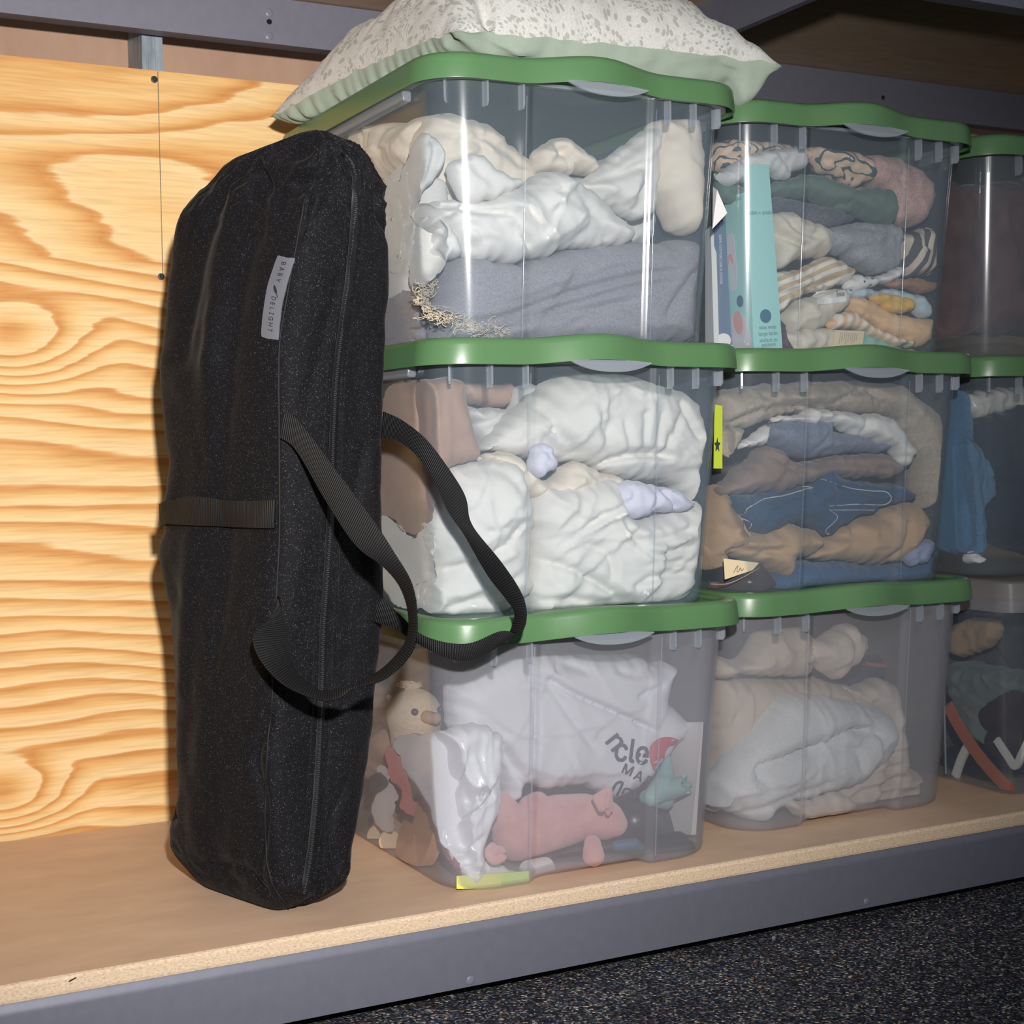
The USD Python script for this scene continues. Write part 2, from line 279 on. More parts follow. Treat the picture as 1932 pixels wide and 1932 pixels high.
for px, py, r in ((508, 41, .0042), (1666, 184, .0042)):
    c = at(px, py, 1, .6); m = trimesh.creation.cylinder(r, .0012, sections=20); m.apply_transform(trimesh.transformations.rotation_matrix(np.pi/2, (1, 0, 0))); m.apply_translation(c); obj('bolt_hole', m, MATS['dark_hole'], rack)
lo = thing('shelf_board', 'tan particle board shelf under the bag and the bin stacks', 'shelf board', (0, 0, .08))
bp = [(.003, .0785), (.0022, .082), (.0022, SZ-.004), (.0045, SZ-.0012), (.0075, SZ), (.62, SZ), (.62, .0785)]
m = extr(bp, XA, XB); cen = m.triangles_center; edge = (cen[:, 1] < .0078) & (np.abs(m.face_normals[:, 0]) < .5)
obj('board_top', trimesh.Trimesh(m.vertices, m.faces[~edge], process=False), MATS['board_face'], lo, smooth=False)
obj('front_edge', trimesh.Trimesh(m.vertices, m.faces[edge], process=False), MATS['board_edge'], lo, label='rough pale chip edge', smooth=False)
c = at(137, 1848, 1, .0018); obj('staple', tube(np.array([c+(-.004, 0, -.0016), c+(.004, 0, .0016)]), .0008, 6), MATS['dark_hole'], lo, label='small dark staple in the front edge')
obj('shelf_board', box((XA, .006, UZ+.064), (XB, .625, UZ+.08)), MATS['board_under'], label='brown underside of the upper shelf board above the bins', cat='shelf board', smooth=False)

# ---------------------------------------------------------------- storage bins
def plastic(name, haze, tint, hcol, rough=.07):
    return mat(name, {'t': ('transparent_bsdf', {'color': tint}), 'd': ('diffuse_bsdf', {'color': hcol}), 'tl': ('translucent_bsdf', {'color': hcol}), 'h': ('mix_closure', {'fac': .42}),
        'c': ('mix_closure', {'fac': haze}), 'lw': ('layer_weight', {'blend': .5}), 'pw': mth('power', value2=5.0), 'sc': mth('multiply_add', value2=.35, value3=.035), 'gl': ('glossy_bsdf', {'color': (1, 1, 1), 'roughness': rough}), 'o': ('mix_closure', {})},
        [('d.BSDF', 'h.closure1'), ('tl.BSDF', 'h.closure2'), ('t.BSDF', 'c.closure1'), ('h.closure', 'c.closure2'), ('lw.facing', 'pw.value1'), ('pw.value', 'sc.value1'), ('sc.value', 'o.fac'), ('c.closure', 'o.closure1'), ('gl.BSDF', 'o.closure2')], surface='o.closure')
plastic('bin_plastic', .098, (.97, .98, .985), (.55, .67, .81), .13)
plastic('bin_plastic_cloudy', .205, (.96, .965, .975), (.68, .69, .76), .12)
plastic('bin_plastic_thick', .30, (.93, .95, .97), (.70, .76, .84), .2)
plastic('clear_lid_plastic', .24, (.95, .95, .96), (.66, .67, .72), .2)
mat('lid_green', {'g': GEO, 'n': ('noise_texture', {'scale': 900, 'detail': 2}), 'b': ('bump', {'strength': .06, 'distance': .0006}), 'p': ('principled_bsdf', {'base_color': lin(86, 124, 82), 'roughness': .33, 'specular_ior_level': .5})},
    [('g.position', 'n.vector'), ('n.fac', 'b.height'), ('b.normal', 'p.normal')])

FX = np.unique(np.concatenate([np.linspace(-.128, .128, 49), np.linspace(-.095, -.081, 15), np.linspace(.081, .095, 15)]))
SY = np.unique(np.concatenate([np.linspace(.125, .475, 15), np.linspace(.129, .141, 6), np.linspace(.459, .471, 6)]))
def outline(hw, y0, y1, r, panel=0., side=0., bulge=0.):
    """plan outline of a bin, counter-clockwise from the front left; panel: centre front panel pushed out, side: side panels, bulge: the lid's wave"""
    P = []; q = np.linspace(0, np.pi/2, 13)[1:-1]
    fx = np.concatenate([[-hw+r], FX[np.abs(FX) < .1501], [hw-r]])
    pb = sstep(.0945, .0815, np.abs(fx)); bb = np.cos(np.clip(np.abs(fx+.008)/.105, 0, 1)*np.pi/2)**2
    P.append(np.stack([fx, y0-panel*pb-bulge*bb], 1))
    P.append(np.stack([hw-r+r*np.sin(q), y0+r-r*np.cos(q)], 1))
    sy = np.concatenate([[y0+r], SY, [y1-r]]); sb = sstep(.129, .141, sy)*sstep(.471, .459, sy)
    P.append(np.stack([hw+side*sb, sy], 1))
    P.append(np.stack([hw-r+r*np.cos(q), y1-r+r*np.sin(q)], 1))
    P.append(np.stack([fx[::-1], np.full(len(fx), y1)], 1))
    P.append(np.stack([-hw+r-r*np.sin(q), y1-r+r*np.cos(q)], 1))
    P.append(np.stack([-hw-side*sb[::-1], sy[::-1]], 1))
    P.append(np.stack([-hw+r-r*np.cos(q), y0+r-r*np.sin(q)], 1))
    return np.vstack(P), len(fx)
HB = .3195; LW = .2365; LD = .60
def ring(hw, y0, y1, r, z, **k):
    o, n = outline(hw, y0, y1, r, **k); zz = np.full(len(o), z); return np.column_stack([o, zz]), n
def body_ring(z, off=0.):
    t = z/HB; hw = .201+.0165*t-off; y0 = .044-.024*t+off; y1 = .553+.024*t-off; r = .062-.002*t
    if z < .012: k = (1-z/.012)**2*.007; hw -= k; y0 += k; y1 -= k
    rg, n = ring(hw, y0, y1, max(r-off, .02), z, panel=-.0062, side=.0)
    if z < .02:
        x = rg[:n, 0]; rg[:n, 2] += .0075*sstep(.095, .07, np.abs(x+.0))*(1-z/.02)
    return rg
def bin_body():
    zs = [0, .0015, .004, .008, .012, .02, .05, .12, .2, .28, HB+.009]
    out = [body_ring(z) for z in zs]; inn = [body_ring(max(z, .0032), .0024) for z in zs[::-1][:-1]]
    for r_ in inn[-1:]: pass
    return loft(out+inn, True, True)
def bin_rim():
    a = [body_ring(HB+.003, o) for o in (-.0003, -.0125, -.013, -.0003)]
    for r_, z in zip(a, (HB+.003, HB+.002, HB+.006, HB+.008)): r_[:, 2] = z
    return loft(a, wrap=True)
def wave(x): return np.cos(np.clip(np.abs(x+.008)/.12, 0, 1)*np.pi/2)**2
def lid_mesh(h=.033):
    def rg(off, z, bul=.022):
        o, n = ring(LW-off, off, LD-off, .065-min(off, .03), z, bulge=bul); o[:n, 2] += .0065*wave(o[:n, 0]); return o
    rr = [rg(.0035, .002), rg(.0022, .0), rg(.0004, .0), rg(0, .001), rg(.0008, .012), rg(.0022, h-.009), rg(.0032, h-.005), rg(.0058, h-.0018), rg(.010, h), rg(.020, h), rg(.024, h-.002, .012), rg(.027, h-.006, .006)]
    u = [rg(.027, h-.009, .006), rg(.02, h-.004), rg(.009, h-.004), rg(.0055, h-.008), rg(.0035, .002)]
    # upper surface closed by a plate, under surface by another
    top = loft(rr, False, True); low = loft(u, True, False); low.faces = low.faces
    return tcat([top, low])
def tongue():
    x = np.linspace(-.058, .058, 25); e = (1-(np.abs(x)/.058)**2.2); zt = .0065*wave(x)+.0006; zb = zt-.0012-.0145*e
    yb = -.0185-.0*x; R = []
    rings = [np.array([(x[i], yb[i], zt[i]), (x[i], yb[i], zb[i]), (x[i], yb[i]+.0035, zb[i]), (x[i], yb[i]+.0035, zt[i])]) for i in range(len(x))]
    return loft(rings, True, True)
TABS = [(-.155, .031, .002), (-.105, .031, .002), (.11, .031, .002), (.15, .031, .002)]
def make_bin(label, c, plastic_name, group=None):
    t = thing('storage_bin', label, 'storage bin', c, group)
    T = lambda m: (m.apply_translation(c), m)[1]
    pl = MATS[plastic_name]; bd = obj('body', T(bin_body()), pl, t)
    obj('rim', T(bin_rim()), MATS['bin_plastic_thick'], bd)
    for x in (-.0955, .0955): obj('moulded_rib', T(tube(np.array([(x, .044-.024*z/HB+.0004, z) for z in (.012, .1, .2, .31)]), .0011, 8)), pl, bd, smooth=True)
    for x, h, th in TABS:
        y0 = .022; P = [(y0+.002, HB+.003), (y0-.011, HB+.003), (y0-.011, HB+.003-h*.85), (y0-.008, HB+.003-h), (y0+.002, HB+.003-h)]
        obj('rib_tab', T(extr(P, x-.0014, x+.0014)), MATS['bin_plastic_thick'], bd)
    for sgn in (-1, 1):                                                 # corner tabs and side flange lips
        cx, cy = sgn*(.2165-.020), .022+.020; d = np.array([sgn*.55, -.83]); n_ = np.array([-d[1], d[0]]); q = []
        for a, b, z in ((-.001, 0, 0), (-.001, 0, -.026), (-.001, .010, -.026), (-.001, .013, -.022), (-.001, .013, 0)): q.append((a, b, z))
        base = np.array([cx, cy]); V = np.array([[*(base+d*b+n_*s), HB+.003+z] for s in (-.0014, .0014) for a, b, z in q])
        hull = trimesh.convex.convex_hull(V); obj('corner_tab', T(hull), MATS['bin_plastic_thick'], bd)
        sx = sgn*.2165; lo_, hi_ = (sx, .10, HB-.012), (sx+sgn*.013, .50, HB+.002)
        obj('side_lip', T(rbox(np.minimum(lo_, hi_), np.maximum(lo_, hi_), .003, 4)), MATS['bin_plastic_thick'], bd)
    l = lid_mesh(); l.apply_translation((0, 0, HB)); obj('lid', T(l), MATS['lid_green'], t)
    g = tongue(); g.apply_translation((0, 0, HB)); obj('latch_tongue', T(g), MATS['bin_plastic_thick'], t)
    return t
def copy_bin(src, label, c, group=None):
    path = numbered('/World', 'storage_bin'); x = UsdGeom.Xform.Define(stage, path); x.AddTranslateOp().Set(Gf.Vec3d(*c))
    p = x.GetPrim(); p.GetReferences().AddInternalReference(src); p.SetInstanceable(True); data(p, label=label, category='storage bin', group=group); _loc[path] = np.array(c)
    return path
PITCH = .3438
AX, AY, BX, BY, CX, CY = .5, 0., .979, .055, 1.478, .085
AZ = [SZ+k*PITCH+(.0008 if k else 0) for k in range(3)]
binA1 = make_bin('clear bin under the pillow holding white sheets and a grey shawl', (AX, AY, AZ[2]), 'bin_plastic')
copy_bin(binA1, 'clear bin of crumpled white sheets beside the bag straps, middle of its stack', (AX, AY, AZ[1]))
binA3 = make_bin('cloudy bin of soft toys and tote bag, bottom of the stack beside the black bag', (AX, AY, AZ[0]), 'bin_plastic_cloudy')
copy_bin(binA1, 'clear bin with mint box and folded baby clothes, top of the second stack', (BX, BY, AZ[2]-.001))
copy_bin(binA1, 'clear bin of beige shirts and blue jeans, middle of the second stack', (BX, BY, AZ[1]-.001))
copy_bin(binA3, 'cloudy bin of cream towels and blankets, bottom of the second stack', (BX, BY, AZ[0]))
copy_bin(binA1, 'clear bin full of brown fabric at the top right of the rack', (CX, CY, AZ[2]-.002))
copy_bin(binA1, 'clear bin of light denim and navy cloth at right, below the brown fabric bin', (CX, CY, AZ[1]-.002))
# ---------------------------------------------------------------- black carry bag
mat('bag_cloth', {'g': GEO, 'v': ('white_noise_texture', {}), 'sc': ('vector_math', {'math_type': 'scale', 'scale': 1500.0}), 'fl': ('vector_math', {'math_type': 'floor'}),
    'r': ('rgb_ramp', {'ramp': [(0, (.0035, .0033, .0042)), (.90, (.0075, .0072, .009)), (.975, (.035, .034, .042)), (1, (.16, .155, .18))]}), 'n': ('noise_texture', {'scale': 700, 'detail': 2}), 'b': ('bump', {'strength': .25, 'distance': .0006}),
    'p': ('principled_bsdf', {'roughness': .8, 'specular_ior_level': .18, 'sheen_weight': .04, 'sheen_roughness': .4})},
    [('g.position', 'sc.vector1'), ('sc.vector', 'fl.vector1'), ('fl.vector', 'v.vector'), ('v.value', 'r.fac'), ('r.color', 'p.base_color'), ('g.position', 'n.vector'), ('n.fac', 'b.height'), ('b.normal', 'p.normal')])
mat('webbing', {'uv': ('texture_coordinate', {}), 'w': ('wave_texture', {'wave_type': 'bands', 'bands_direction': 'x', 'scale': 1.0}), 'm': ('mapping', {'mapping_type': 'point', 'scale': (105, 3, 1)}), 'b': ('bump', {'strength': .8, 'distance': .0012}),
    'r': ('rgb_ramp', {'ramp': [(0, (.0025, .0025, .003)), (1, (.014, .014, .016))]}), 'p': ('principled_bsdf', {'roughness': .6, 'specular_ior_level': .3})},
    [('uv.UV', 'm.vector'), ('m.vector', 'w.vector'), ('w.fac', 'b.height'), ('w.fac', 'r.fac'), ('r.color', 'p.base_color'), ('b.normal', 'p.normal')])
plain('zip_black', (15, 15, 17), .5); plain('zip_tooth', (66, 66, 72), .3); plain('patch_grey', (112, 114, 122), .4, .5); plain('patch_ink', (40, 42, 52), .5); plain('seam_black', (7, 7, 8), .7)
XL = [(262, 560), (266, 520), (292, 475), (319, 427), (360, 385), (420, 332), (455, 325), (522, 308), (600, 300), (670, 286), (709, 283), (800, 293), (861, 307), (930, 303), (995, 290), (1053, 286), (1150, 304), (1252, 310), (1440, 316), (1500, 319), (1520, 310), (1560, 303), (1600, 306), (1640, 330)]
XR = [(262, 640), (285, 695), (320, 720), (430, 738), (520, 747), (600, 741), (670, 738), (800, 731), (960, 722), (1150, 728), (1300, 719), (1380, 714), (1492, 694), (1579, 673), (1678, 653), (1705, 630)]
XM = [(262, 600), (337, 577), (453, 561), (645, 527), (800, 527), (960, 527), (1050, 526), (1150, 521), (1300, 516), (1450, 508), (1600, 512), (1720, 540)]
ip = lambda T, y: np.interp(y, [a for a, b in T], [b for a, b in T])
EY = .062
NL = 150; nb = 120
zt = np.linspace(0, 1, NL); ztop = 1.052; zb_ = SZ+.0015
levels = []
for t in zt:
    z = zb_+(ztop-zb_)*t
    py = 966.
    for _ in range(8):                                   # row of the front edge at this height
        E = at(ip(XM, py), py, 1, EY+.02*t); py -= (z-E[2])*FPX/((E-CP)@CF)
    E = at(ip(XM, py), py, 1, EY+.02*t); E[2] = z
    def corner(T, d, w, o):
        for _ in range(25):
            Q = E+np.array([d[0], d[1], 0])*w; q = proj(Q)[0]; w += (ip(T, q[1])-q[0])*o/1000
            w = max(w, .01)
        return w
    wl = corner(XL, (-.309, .951), .30, -1); wr = corner(XR, (.951, .309), .17, 1)
    levels.append((z, E, wl, wr))
zz = np.array([l[0] for l in levels]); Es = np.array([l[1] for l in levels]); WL = np.array([l[2] for l in levels]); WR = np.array([l[3] for l in levels])
from scipy.ndimage import gaussian_filter1d as gf
Es[:, 0] = gf(Es[:, 0], 2.5); WL = gf(WL, 1.5); WR = gf(WR, 1.5)
DL, DR = np.array([-.309, .951, 0]), np.array([.951, .309, 0])
def bag_local(s):
    """unit superellipse-like loop: s in 0..1 from the left corner over the front edge to the right corner, then the back"""
    th = s*2*np.pi; p = 6.0; c, n = np.cos(th), np.sin(th); r = (np.abs(c)**p+np.abs(n)**p)**(-1/p); return r*c, r*n
# corners of the square loop: th=225deg front edge; a along DL (0 at the edge, 1 at the left corner), b along DR
def bag_raw(t, s):
    """t height 0..1, s around 0..1 (arrays)"""
    x, y = bag_local(s); over = 1.06
    a = .5-.5*x*over; b = .5-.5*y*over                       # x=+1 -> a=0 (the right face, seen), y=+1 -> b=0 (the left face, seen)
    z = np.interp(t, zt, zz); wl = np.interp(t, zt, WL); wr = np.interp(t, zt, WR)
    e = np.stack([np.interp(t, zt, Es[:, k]) for k in range(3)], -1)
    # rounding of the two ends
    k = np.ones_like(t); k = np.where(t < .045, np.sqrt(np.clip(1-((.045-t)/.045)**2*.55, 0, 1)), k); k = np.where(t > .975, np.sqrt(np.clip(1-((t-.975)/.025)**2, 0.003, 1)), k)
    cx = .5+(a-.5)*k; cy = .5+(b-.5)*k
    return e+DL*(cx*wl)[..., None]+DR*(cy*wr)[..., None]
BAG_CR = []
def bag_disp(t, s, z):
    """wrinkles: long upright folds, crumples at the top and the foot"""
    q = np.stack([s*2.6/.10, t*.95/.34], 1)
    h = .008*gnoise(np.stack([s*.78/.085, z/.36], 1), 21)+.0022*gnoise(np.stack([s*.78/.045+z*2.5, z/.22], 1), 22)+.0016*gnoise(np.stack([s*.78/.03, z/.03], 1), 23)
    top = sstep(.84, .95, t)
    h = h+top*.016*(folds(np.stack([s*.8, z], 1), 5, .075, .6)-.45)+sstep(.1, .02, t)*.008*(folds(np.stack([s*.8, z], 1), 9, .06)-.4)
    for ts, dep_, w_ in BAG_CR:
        q = np.concatenate([np.stack([(s+o)*.82, t*.95], 1) for o in (-1, 0, 1)]).reshape(3, -1, 2); dd = np.min([cKDTree(ts*[.82, .95]).query(k)[0] for k in q], axis=0); h = h-dep_*np.exp(-(dd/w_)**2)
    pleat = 0*np.exp(-((s-.165)/.035)**2)*sstep(.86, .93, t)*sstep(.99, .95, t)
    h = h-.006*np.exp(-((t-.485)/.018)**2)*sstep(.14, .2, s)*sstep(.42, .36, s)
    return h
def bag_pts(t, s, off=0., wr=True):
    t = np.asarray(t, float).ravel(); s = np.asarray(s, float).ravel(); p = bag_raw(t, s); e = 2e-3
    dt = bag_raw(np.clip(t+e, 0, 1), s)-bag_raw(np.clip(t-e, 0, 1), s); ds = bag_raw(t, s+e)-bag_raw(t, s-e)
    n = np.cross(ds, dt); n /= np.linalg.norm(n, axis=1, keepdims=True)+1e-12
    ctr = np.stack([np.interp(t, zt, Es[:, k]) for k in range(3)], -1)+DL*.5*np.interp(t, zt, WL)[:, None]+DR*.5*np.interp(t, zt, WR)[:, None]
    n *= np.sign(((p-ctr)*n).sum(1))[:, None]; fade = np.clip(np.minimum(t, 1-t)/.03, 0, 1)
    return p+n*(bag_disp(t, s, p[:, 2])*fade*(1 if wr else 0)+off)[:, None], n
# find where s lies: s of the right face (a~0) and of the left face (b~0)
TT = np.concatenate([np.linspace(0, .05, 14), np.linspace(.058, .84, 120), np.linspace(.845, 1, 54)]); SS = np.linspace(0, 1, 330, endpoint=False)
tt, ss = np.meshgrid(TT, SS, indexing='ij'); P, _ = bag_pts(tt, ss); _pv = proj(P); vis = ((P-CP)*_).sum(1) < 0; _t0 = cKDTree(_pv[vis]); _a, _b = tt.ravel()[vis], ss.ravel()[vis]
for pts, dep_, w_ in (([(488, 322), (505, 350), (530, 366), (560, 360), (585, 338)], .010, .008), ([(500, 300), (540, 318), (585, 322)], -.010, .009), ([(585, 345), (580, 395), (568, 445)], .005, .005), ([(560, 345), (600, 325), (650, 300)], .008, .006), ([(600, 355), (630, 330), (655, 320)], .006, .005), ([(735, 440), (716, 410), (712, 372)], .007, .006),
        ([(450, 350), (425, 450), (405, 560), (390, 690)], -.007, .016), ([(405, 400), (375, 520), (345, 680)], .006, .014), ([(470, 450), (450, 560), (430, 700), (420, 830)], .006, .016), ([(360, 1010), (350, 1150), (345, 1300)], -.005, .016), ([(430, 1000), (420, 1120), (400, 1250)], .004, .012),
        ([(505, 1350), (480, 1430), (500, 1530), (485, 1640)], .008, .008), ([(400, 1630), (460, 1640), (500, 1690)], .007, .006), ([(655, 1480), (625, 1560), (640, 1640)], .006, .006), ([(690, 850), (670, 960), (690, 1080)], .005, .012), ([(320, 1500), (310, 1530), (330, 1545)], .006, .006), ([(640, 520), (612, 640), (580, 760)], .004, .012)):
    _i = _t0.query(catmull(pts, 40))[1]; BAG_CR.append((np.stack([gf(_b[_i], 1.5), gf(_a[_i], 1.5)], 1), dep_, w_))
P, _ = bag_pts(tt, ss); P[:, 2] = np.maximum(P[:, 2], SZ+.0012)
rings = P.reshape(len(TT), len(SS), 3)
bag = thing('carry_bag', 'tall black zipped carry bag standing upright on the shelf', 'bag', (.1, .2, SZ))
bm = loft(list(rings), True, True); bm.fix_normals()
obj('body', bm, MATS['bag_cloth'], bag, smooth=True)
surf_px = proj(P); vis = ((P-CP)*_).sum(1) < 0
_tree = cKDTree(surf_px[vis]); _tv, _sv = tt.ravel()[vis], ss.ravel()[vis]
def bag_at(px, off=0.):
    """points of the bag's visible surface under the given pixels, lifted by off"""
    px = np.array(px, float); d, i = _tree.query(px, k=4); w = 1/(d+1e-3); w /= w.sum(1, keepdims=True)
    t = (_tv[i]*w).sum(1); s = _sv[i]; s = np.where(s-s[:, :1] > .5, s-1, np.where(s-s[:, :1] < -.5, s+1, s)); s = (s*w).sum(1)
    return bag_pts(t, s, off)
def ribbon(A, B, th=.0016, n=None):
    """a strap between two edge lines with a small thickness; u runs along it in metres"""
    A, B = np.asarray(A, float), np.asarray(B, float); T = np.gradient((A+B)/2, axis=0); W = B-A; N = np.cross(T, W); N /= np.linalg.norm(N, axis=1, keepdims=True)+1e-12
    rg = [np.array([A[i]+N[i]*th/2, (A[i]+B[i])/2+N[i]*th*.6, B[i]+N[i]*th/2, B[i]-N[i]*th/2, (A[i]+B[i])/2-N[i]*th*.6, A[i]-N[i]*th/2]) for i in range(len(A))]
    m = loft(rg, True, True); L = np.concatenate([[0], np.cumsum(np.linalg.norm(np.diff((A+B)/2, axis=0), axis=1))])
    uv = np.concatenate([np.repeat(L, 6)[:, None], np.tile([0, .5, 1, 1, .5, 0], len(A))[:, None]], 1); uv = np.vstack([uv, uv[:1], uv[-1:]]); return m, uv
def onbag(pts, off=.002, n=120): return bag_at(catmull(pts, n), off)[0]
sm = lambda Q, k=2: gf(Q, k, axis=0, mode='nearest')
# seam piping between the two seen faces and down the right rear edge
obj('seam', tube(sm(onbag([(580, 350), (562, 450), (540, 570), (527, 660), (527, 800), (528, 960), (526, 1050), (520, 1150)], .0004)), .0016, 6), MATS['seam_black'], bag, smooth=True)
obj('seam', tube(sm(onbag([(517, 1180), (515, 1300), (505, 1420), (500, 1560), (512, 1660), (545, 1712)], .0004)), .0016, 6), MATS['seam_black'], bag, smooth=True)
ZIP = [(626, 262), (650, 290), (669, 330), (668, 400), (663, 470), (655, 540), (645, 610), (634, 700), (628, 800), (625, 900), (621, 1000), (615, 1100), (608, 1200), (606, 1300), (602, 1400), (596, 1500), (586, 1600), (572, 1690)]
zc = sm(onbag(ZIP, .0018, 400), 4); A = sm(onbag([(x-7, y) for x, y in ZIP], .0012, 400), 4); B = sm(onbag([(x+7, y) for x, y in ZIP], .0012, 400), 4)
zm, uv = ribbon(A, B, .0012); zp = obj('zipper', zm, MATS['zip_black'], bag, smooth=True, uv=None)
L = np.concatenate([[0], np.cumsum(np.linalg.norm(np.diff(zc, axis=0), axis=1))]); ks = np.arange(0, L[-1], .0026)
tc = np.stack([np.interp(ks, L, zc[:, k]) for k in range(3)], 1); teeth = []
for i, c in enumerate(tc):
    b_ = trimesh.creation.box((.0036, .0016, .0013)); b_.apply_translation((.0006*(-1)**i, 0, 0)); b_.apply_transform(trimesh.transformations.rotation_matrix(.52, (0, 0, 1))); b_.apply_translation(c); teeth.append(b_)
obj('zipper_teeth', tcat(teeth), MATS['zip_tooth'], zp, kind='stuff', smooth=False)
for dx in (-17, 17): obj('stitched_edge', tube(sm(onbag([(x+dx, y) for x, y in ZIP[1:]], .0006, 300), 5), .0013, 6), MATS['bag_cloth'], bag, smooth=True)
# grey name patch with lettering
cor = [(526, 481), (559, 486), (527, 646), (495, 638)]                     # top left, top right, bottom right, bottom left
def patch_px(u, v):                                                       # u across 0..1, v down 0..1
    c = np.array(cor, float); u = np.asarray(u)[:, None]; v = np.asarray(v)[:, None]
    return (c[0]*(1-u)+c[1]*u)*(1-v)+(c[3]*(1-u)+c[2]*u)*v+np.array([[-9., 0]])*(np.sin(v*np.pi)*.8)
gu, gv = np.meshgrid(np.linspace(0, 1, 9), np.linspace(0, 1, 33)); edge = np.clip(1-(np.abs(gu*2-1)**8+0)*0, 0, 1)
ru = .5+(gu-.5)*np.sqrt(np.clip(1-(np.clip(np.abs(gv-.5)-.47, 0, 1)/.03)**2*.25, 0, 1))
pp = sm(bag_at(patch_px(ru.ravel(), gv.ravel()), .0022)[0].reshape(33, 9, 3), 1.2); pn = bag_at(patch_px(ru.ravel(), gv.ravel()), .0022)[1].reshape(33, 9, 3)
def slab(G, Nn, th):
    r, c = G.shape[:2]; top = G.reshape(-1, 3); bot = (G-Nn*th).reshape(-1, 3); F = []
    for i in range(r-1):
        for j in range(c-1):
            a = i*c+j; F += [(a, a+c, a+c+1), (a, a+c+1, a+1), (a+r*c, a+r*c+c+1, a+r*c+c), (a+r*c, a+r*c+1, a+r*c+c+1)]
    bd = [(0, j) for j in range(c)]+[(i, c-1) for i in range(1, r)]+[(r-1, j) for j in range(c-2, -1, -1)]+[(i, 0) for i in range(r-2, 0, -1)]
    ix = [i*c+j for i, j in bd]
    for a, b in zip(ix, ix[1:]+ix[:1]): F += [(a, b, b+r*c), (a, b+r*c, a+r*c)]
    m = trimesh.Trimesh(np.vstack([top, bot]), F, process=False); m.fix_normals(); return m
pt = obj('name_patch', slab(pp, pn, .0018), MATS['patch_grey'], bag, label='grey rubber name patch', smooth=30)
_pg = np.stack([gu.ravel(), gv.ravel()], 1); PLI = LinearNDInterpolator(_pg, pp.reshape(-1, 3)); PLN = LinearNDInterpolator(_pg, pn.reshape(-1, 3))
def on_patch(m2, lift=.0004):
    v = m2.vertices; q = np.clip(v[:, :2], .001, .999); m2.vertices = PLI(q)+PLN(q)*(v[:, 2:3]+lift); return m2
def spaced(text, h, gap):
    x, out = 0, []
    for ch in text:
        if ch == ' ': x += h*.6; continue
        m = meshkit.text_mesh(ch, h, .0003); m.apply_translation((x-m.bounds[0, 0], 0, 0)); out.append(m); x = m.bounds[1, 0]+gap
    return tcat(out)
PLEN, PWID = .118, .0235
for word, v0 in (('BABY', .075), ('DELIGHT', .49)):
    m = spaced(word, .0058, .0034); m = trimesh.Trimesh(*trimesh.remesh.subdivide(m.vertices, m.faces), process=False); v = m.vertices.copy()
    m.vertices = np.stack([.38+v[:, 1]/PWID, v0+v[:, 0]/PLEN, v[:, 2]], 1); obj('lettering', on_patch(m), MATS['patch_ink'], pt, smooth=False)
lf = catmull([(0, 0), (.35, .16), (.75, .13), (1, 0), (.7, -.13), (.3, -.12)], 40, True); lf = trimesh.creation.extrude_polygon(Polygon(lf).union(LineString([(-.35, -.05), (.2, 0)]).buffer(.03)), .0003, engine='earcut'); v = lf.vertices.copy()
lf.vertices = np.stack([.5-(v[:, 1]*.012+ (v[:, 0]-.4)*.005)/PWID, .415-(v[:, 0]-.4)*.0115/PLEN, v[:, 2]], 1); obj('leaf_emblem', on_patch(lf), MATS['patch_ink'], pt, smooth=False)
# side grab strap
E1 = [(300, 951), (330, 944), (352, 939), (400, 940), (460, 943), (526, 943)]; E2 = [(292, 996), (325, 991), (345, 989), (400, 990), (460, 993), (524, 996)]
m, uv = ribbon(sm(onbag(E1, .005, 60), 1.5), sm(onbag(E2, .005, 60), 1.5), .0022); obj('grab_strap', m, MATS['webbing'], bag, smooth=True, uv=uv)
# carry straps: edge lines as (px, py, forward distance)
def strap(Ea, Eb, n=150):
    a, b = catmull(Ea, n), catmull(Eb, n); A = np.array([atd(*p) for p in a]); B = np.array([atd(*p) for p in b]); m, uv = ribbon(sm(A, 1.5), sm(B, 1.5), .0022)
    obj('carry_strap', m, MATS['webbing'], bag, smooth=True, uv=uv)
dep = lambda px, off: float((bag_at([px], off)[0][0]-CP)@CF)
d0, d1 = dep((532, 800), .006), dep((522, 1150), .006)
strap([(537, 770, d0), (570, 800, d0-.012), (640, 895, d0-.05), (700, 975, d0-.08), (745, 1045, d0-.10), (776, 1100, d0-.115), (786, 1160, d0-.125), (780, 1225, d0-.13), (735, 1275, d0-.12), (690, 1293, d0-.11), (640, 1300, d0-.09), (600, 1302, d0-.075), (560, 1268, d0-.055), (545, 1225, d0-.04), (541, 1190, d0-.025), (524, 1122, d1)],
      [(527, 825, d0), (560, 850, d0-.012), (615, 945, d0-.05), (672, 1030, d0-.08), (722, 1068, d0-.095), (757, 1110, d0-.10), (772, 1165, d0-.105), (764, 1215, d0-.11), (722, 1262, d0-.10), (690, 1280, d0-.095), (640, 1318, d0-.10), (595, 1318, d0-.095), (535, 1292, d0-.085), (490, 1243, d0-.065), (478, 1195, d0-.05), (517, 1165, d1)])
e0, e1 = dep((718, 805), .006), dep((706, 1150), .006); q_ = lambda pts, ds: [(x, y, d) for (x, y), d in zip(pts, ds)]
DS = [e0, 1.86, 1.82, 1.795, 1.785, 1.78, 1.775, 1.77, 1.765, 1.765, 1.77, 1.775, 1.78, 1.80, 1.84, e1]
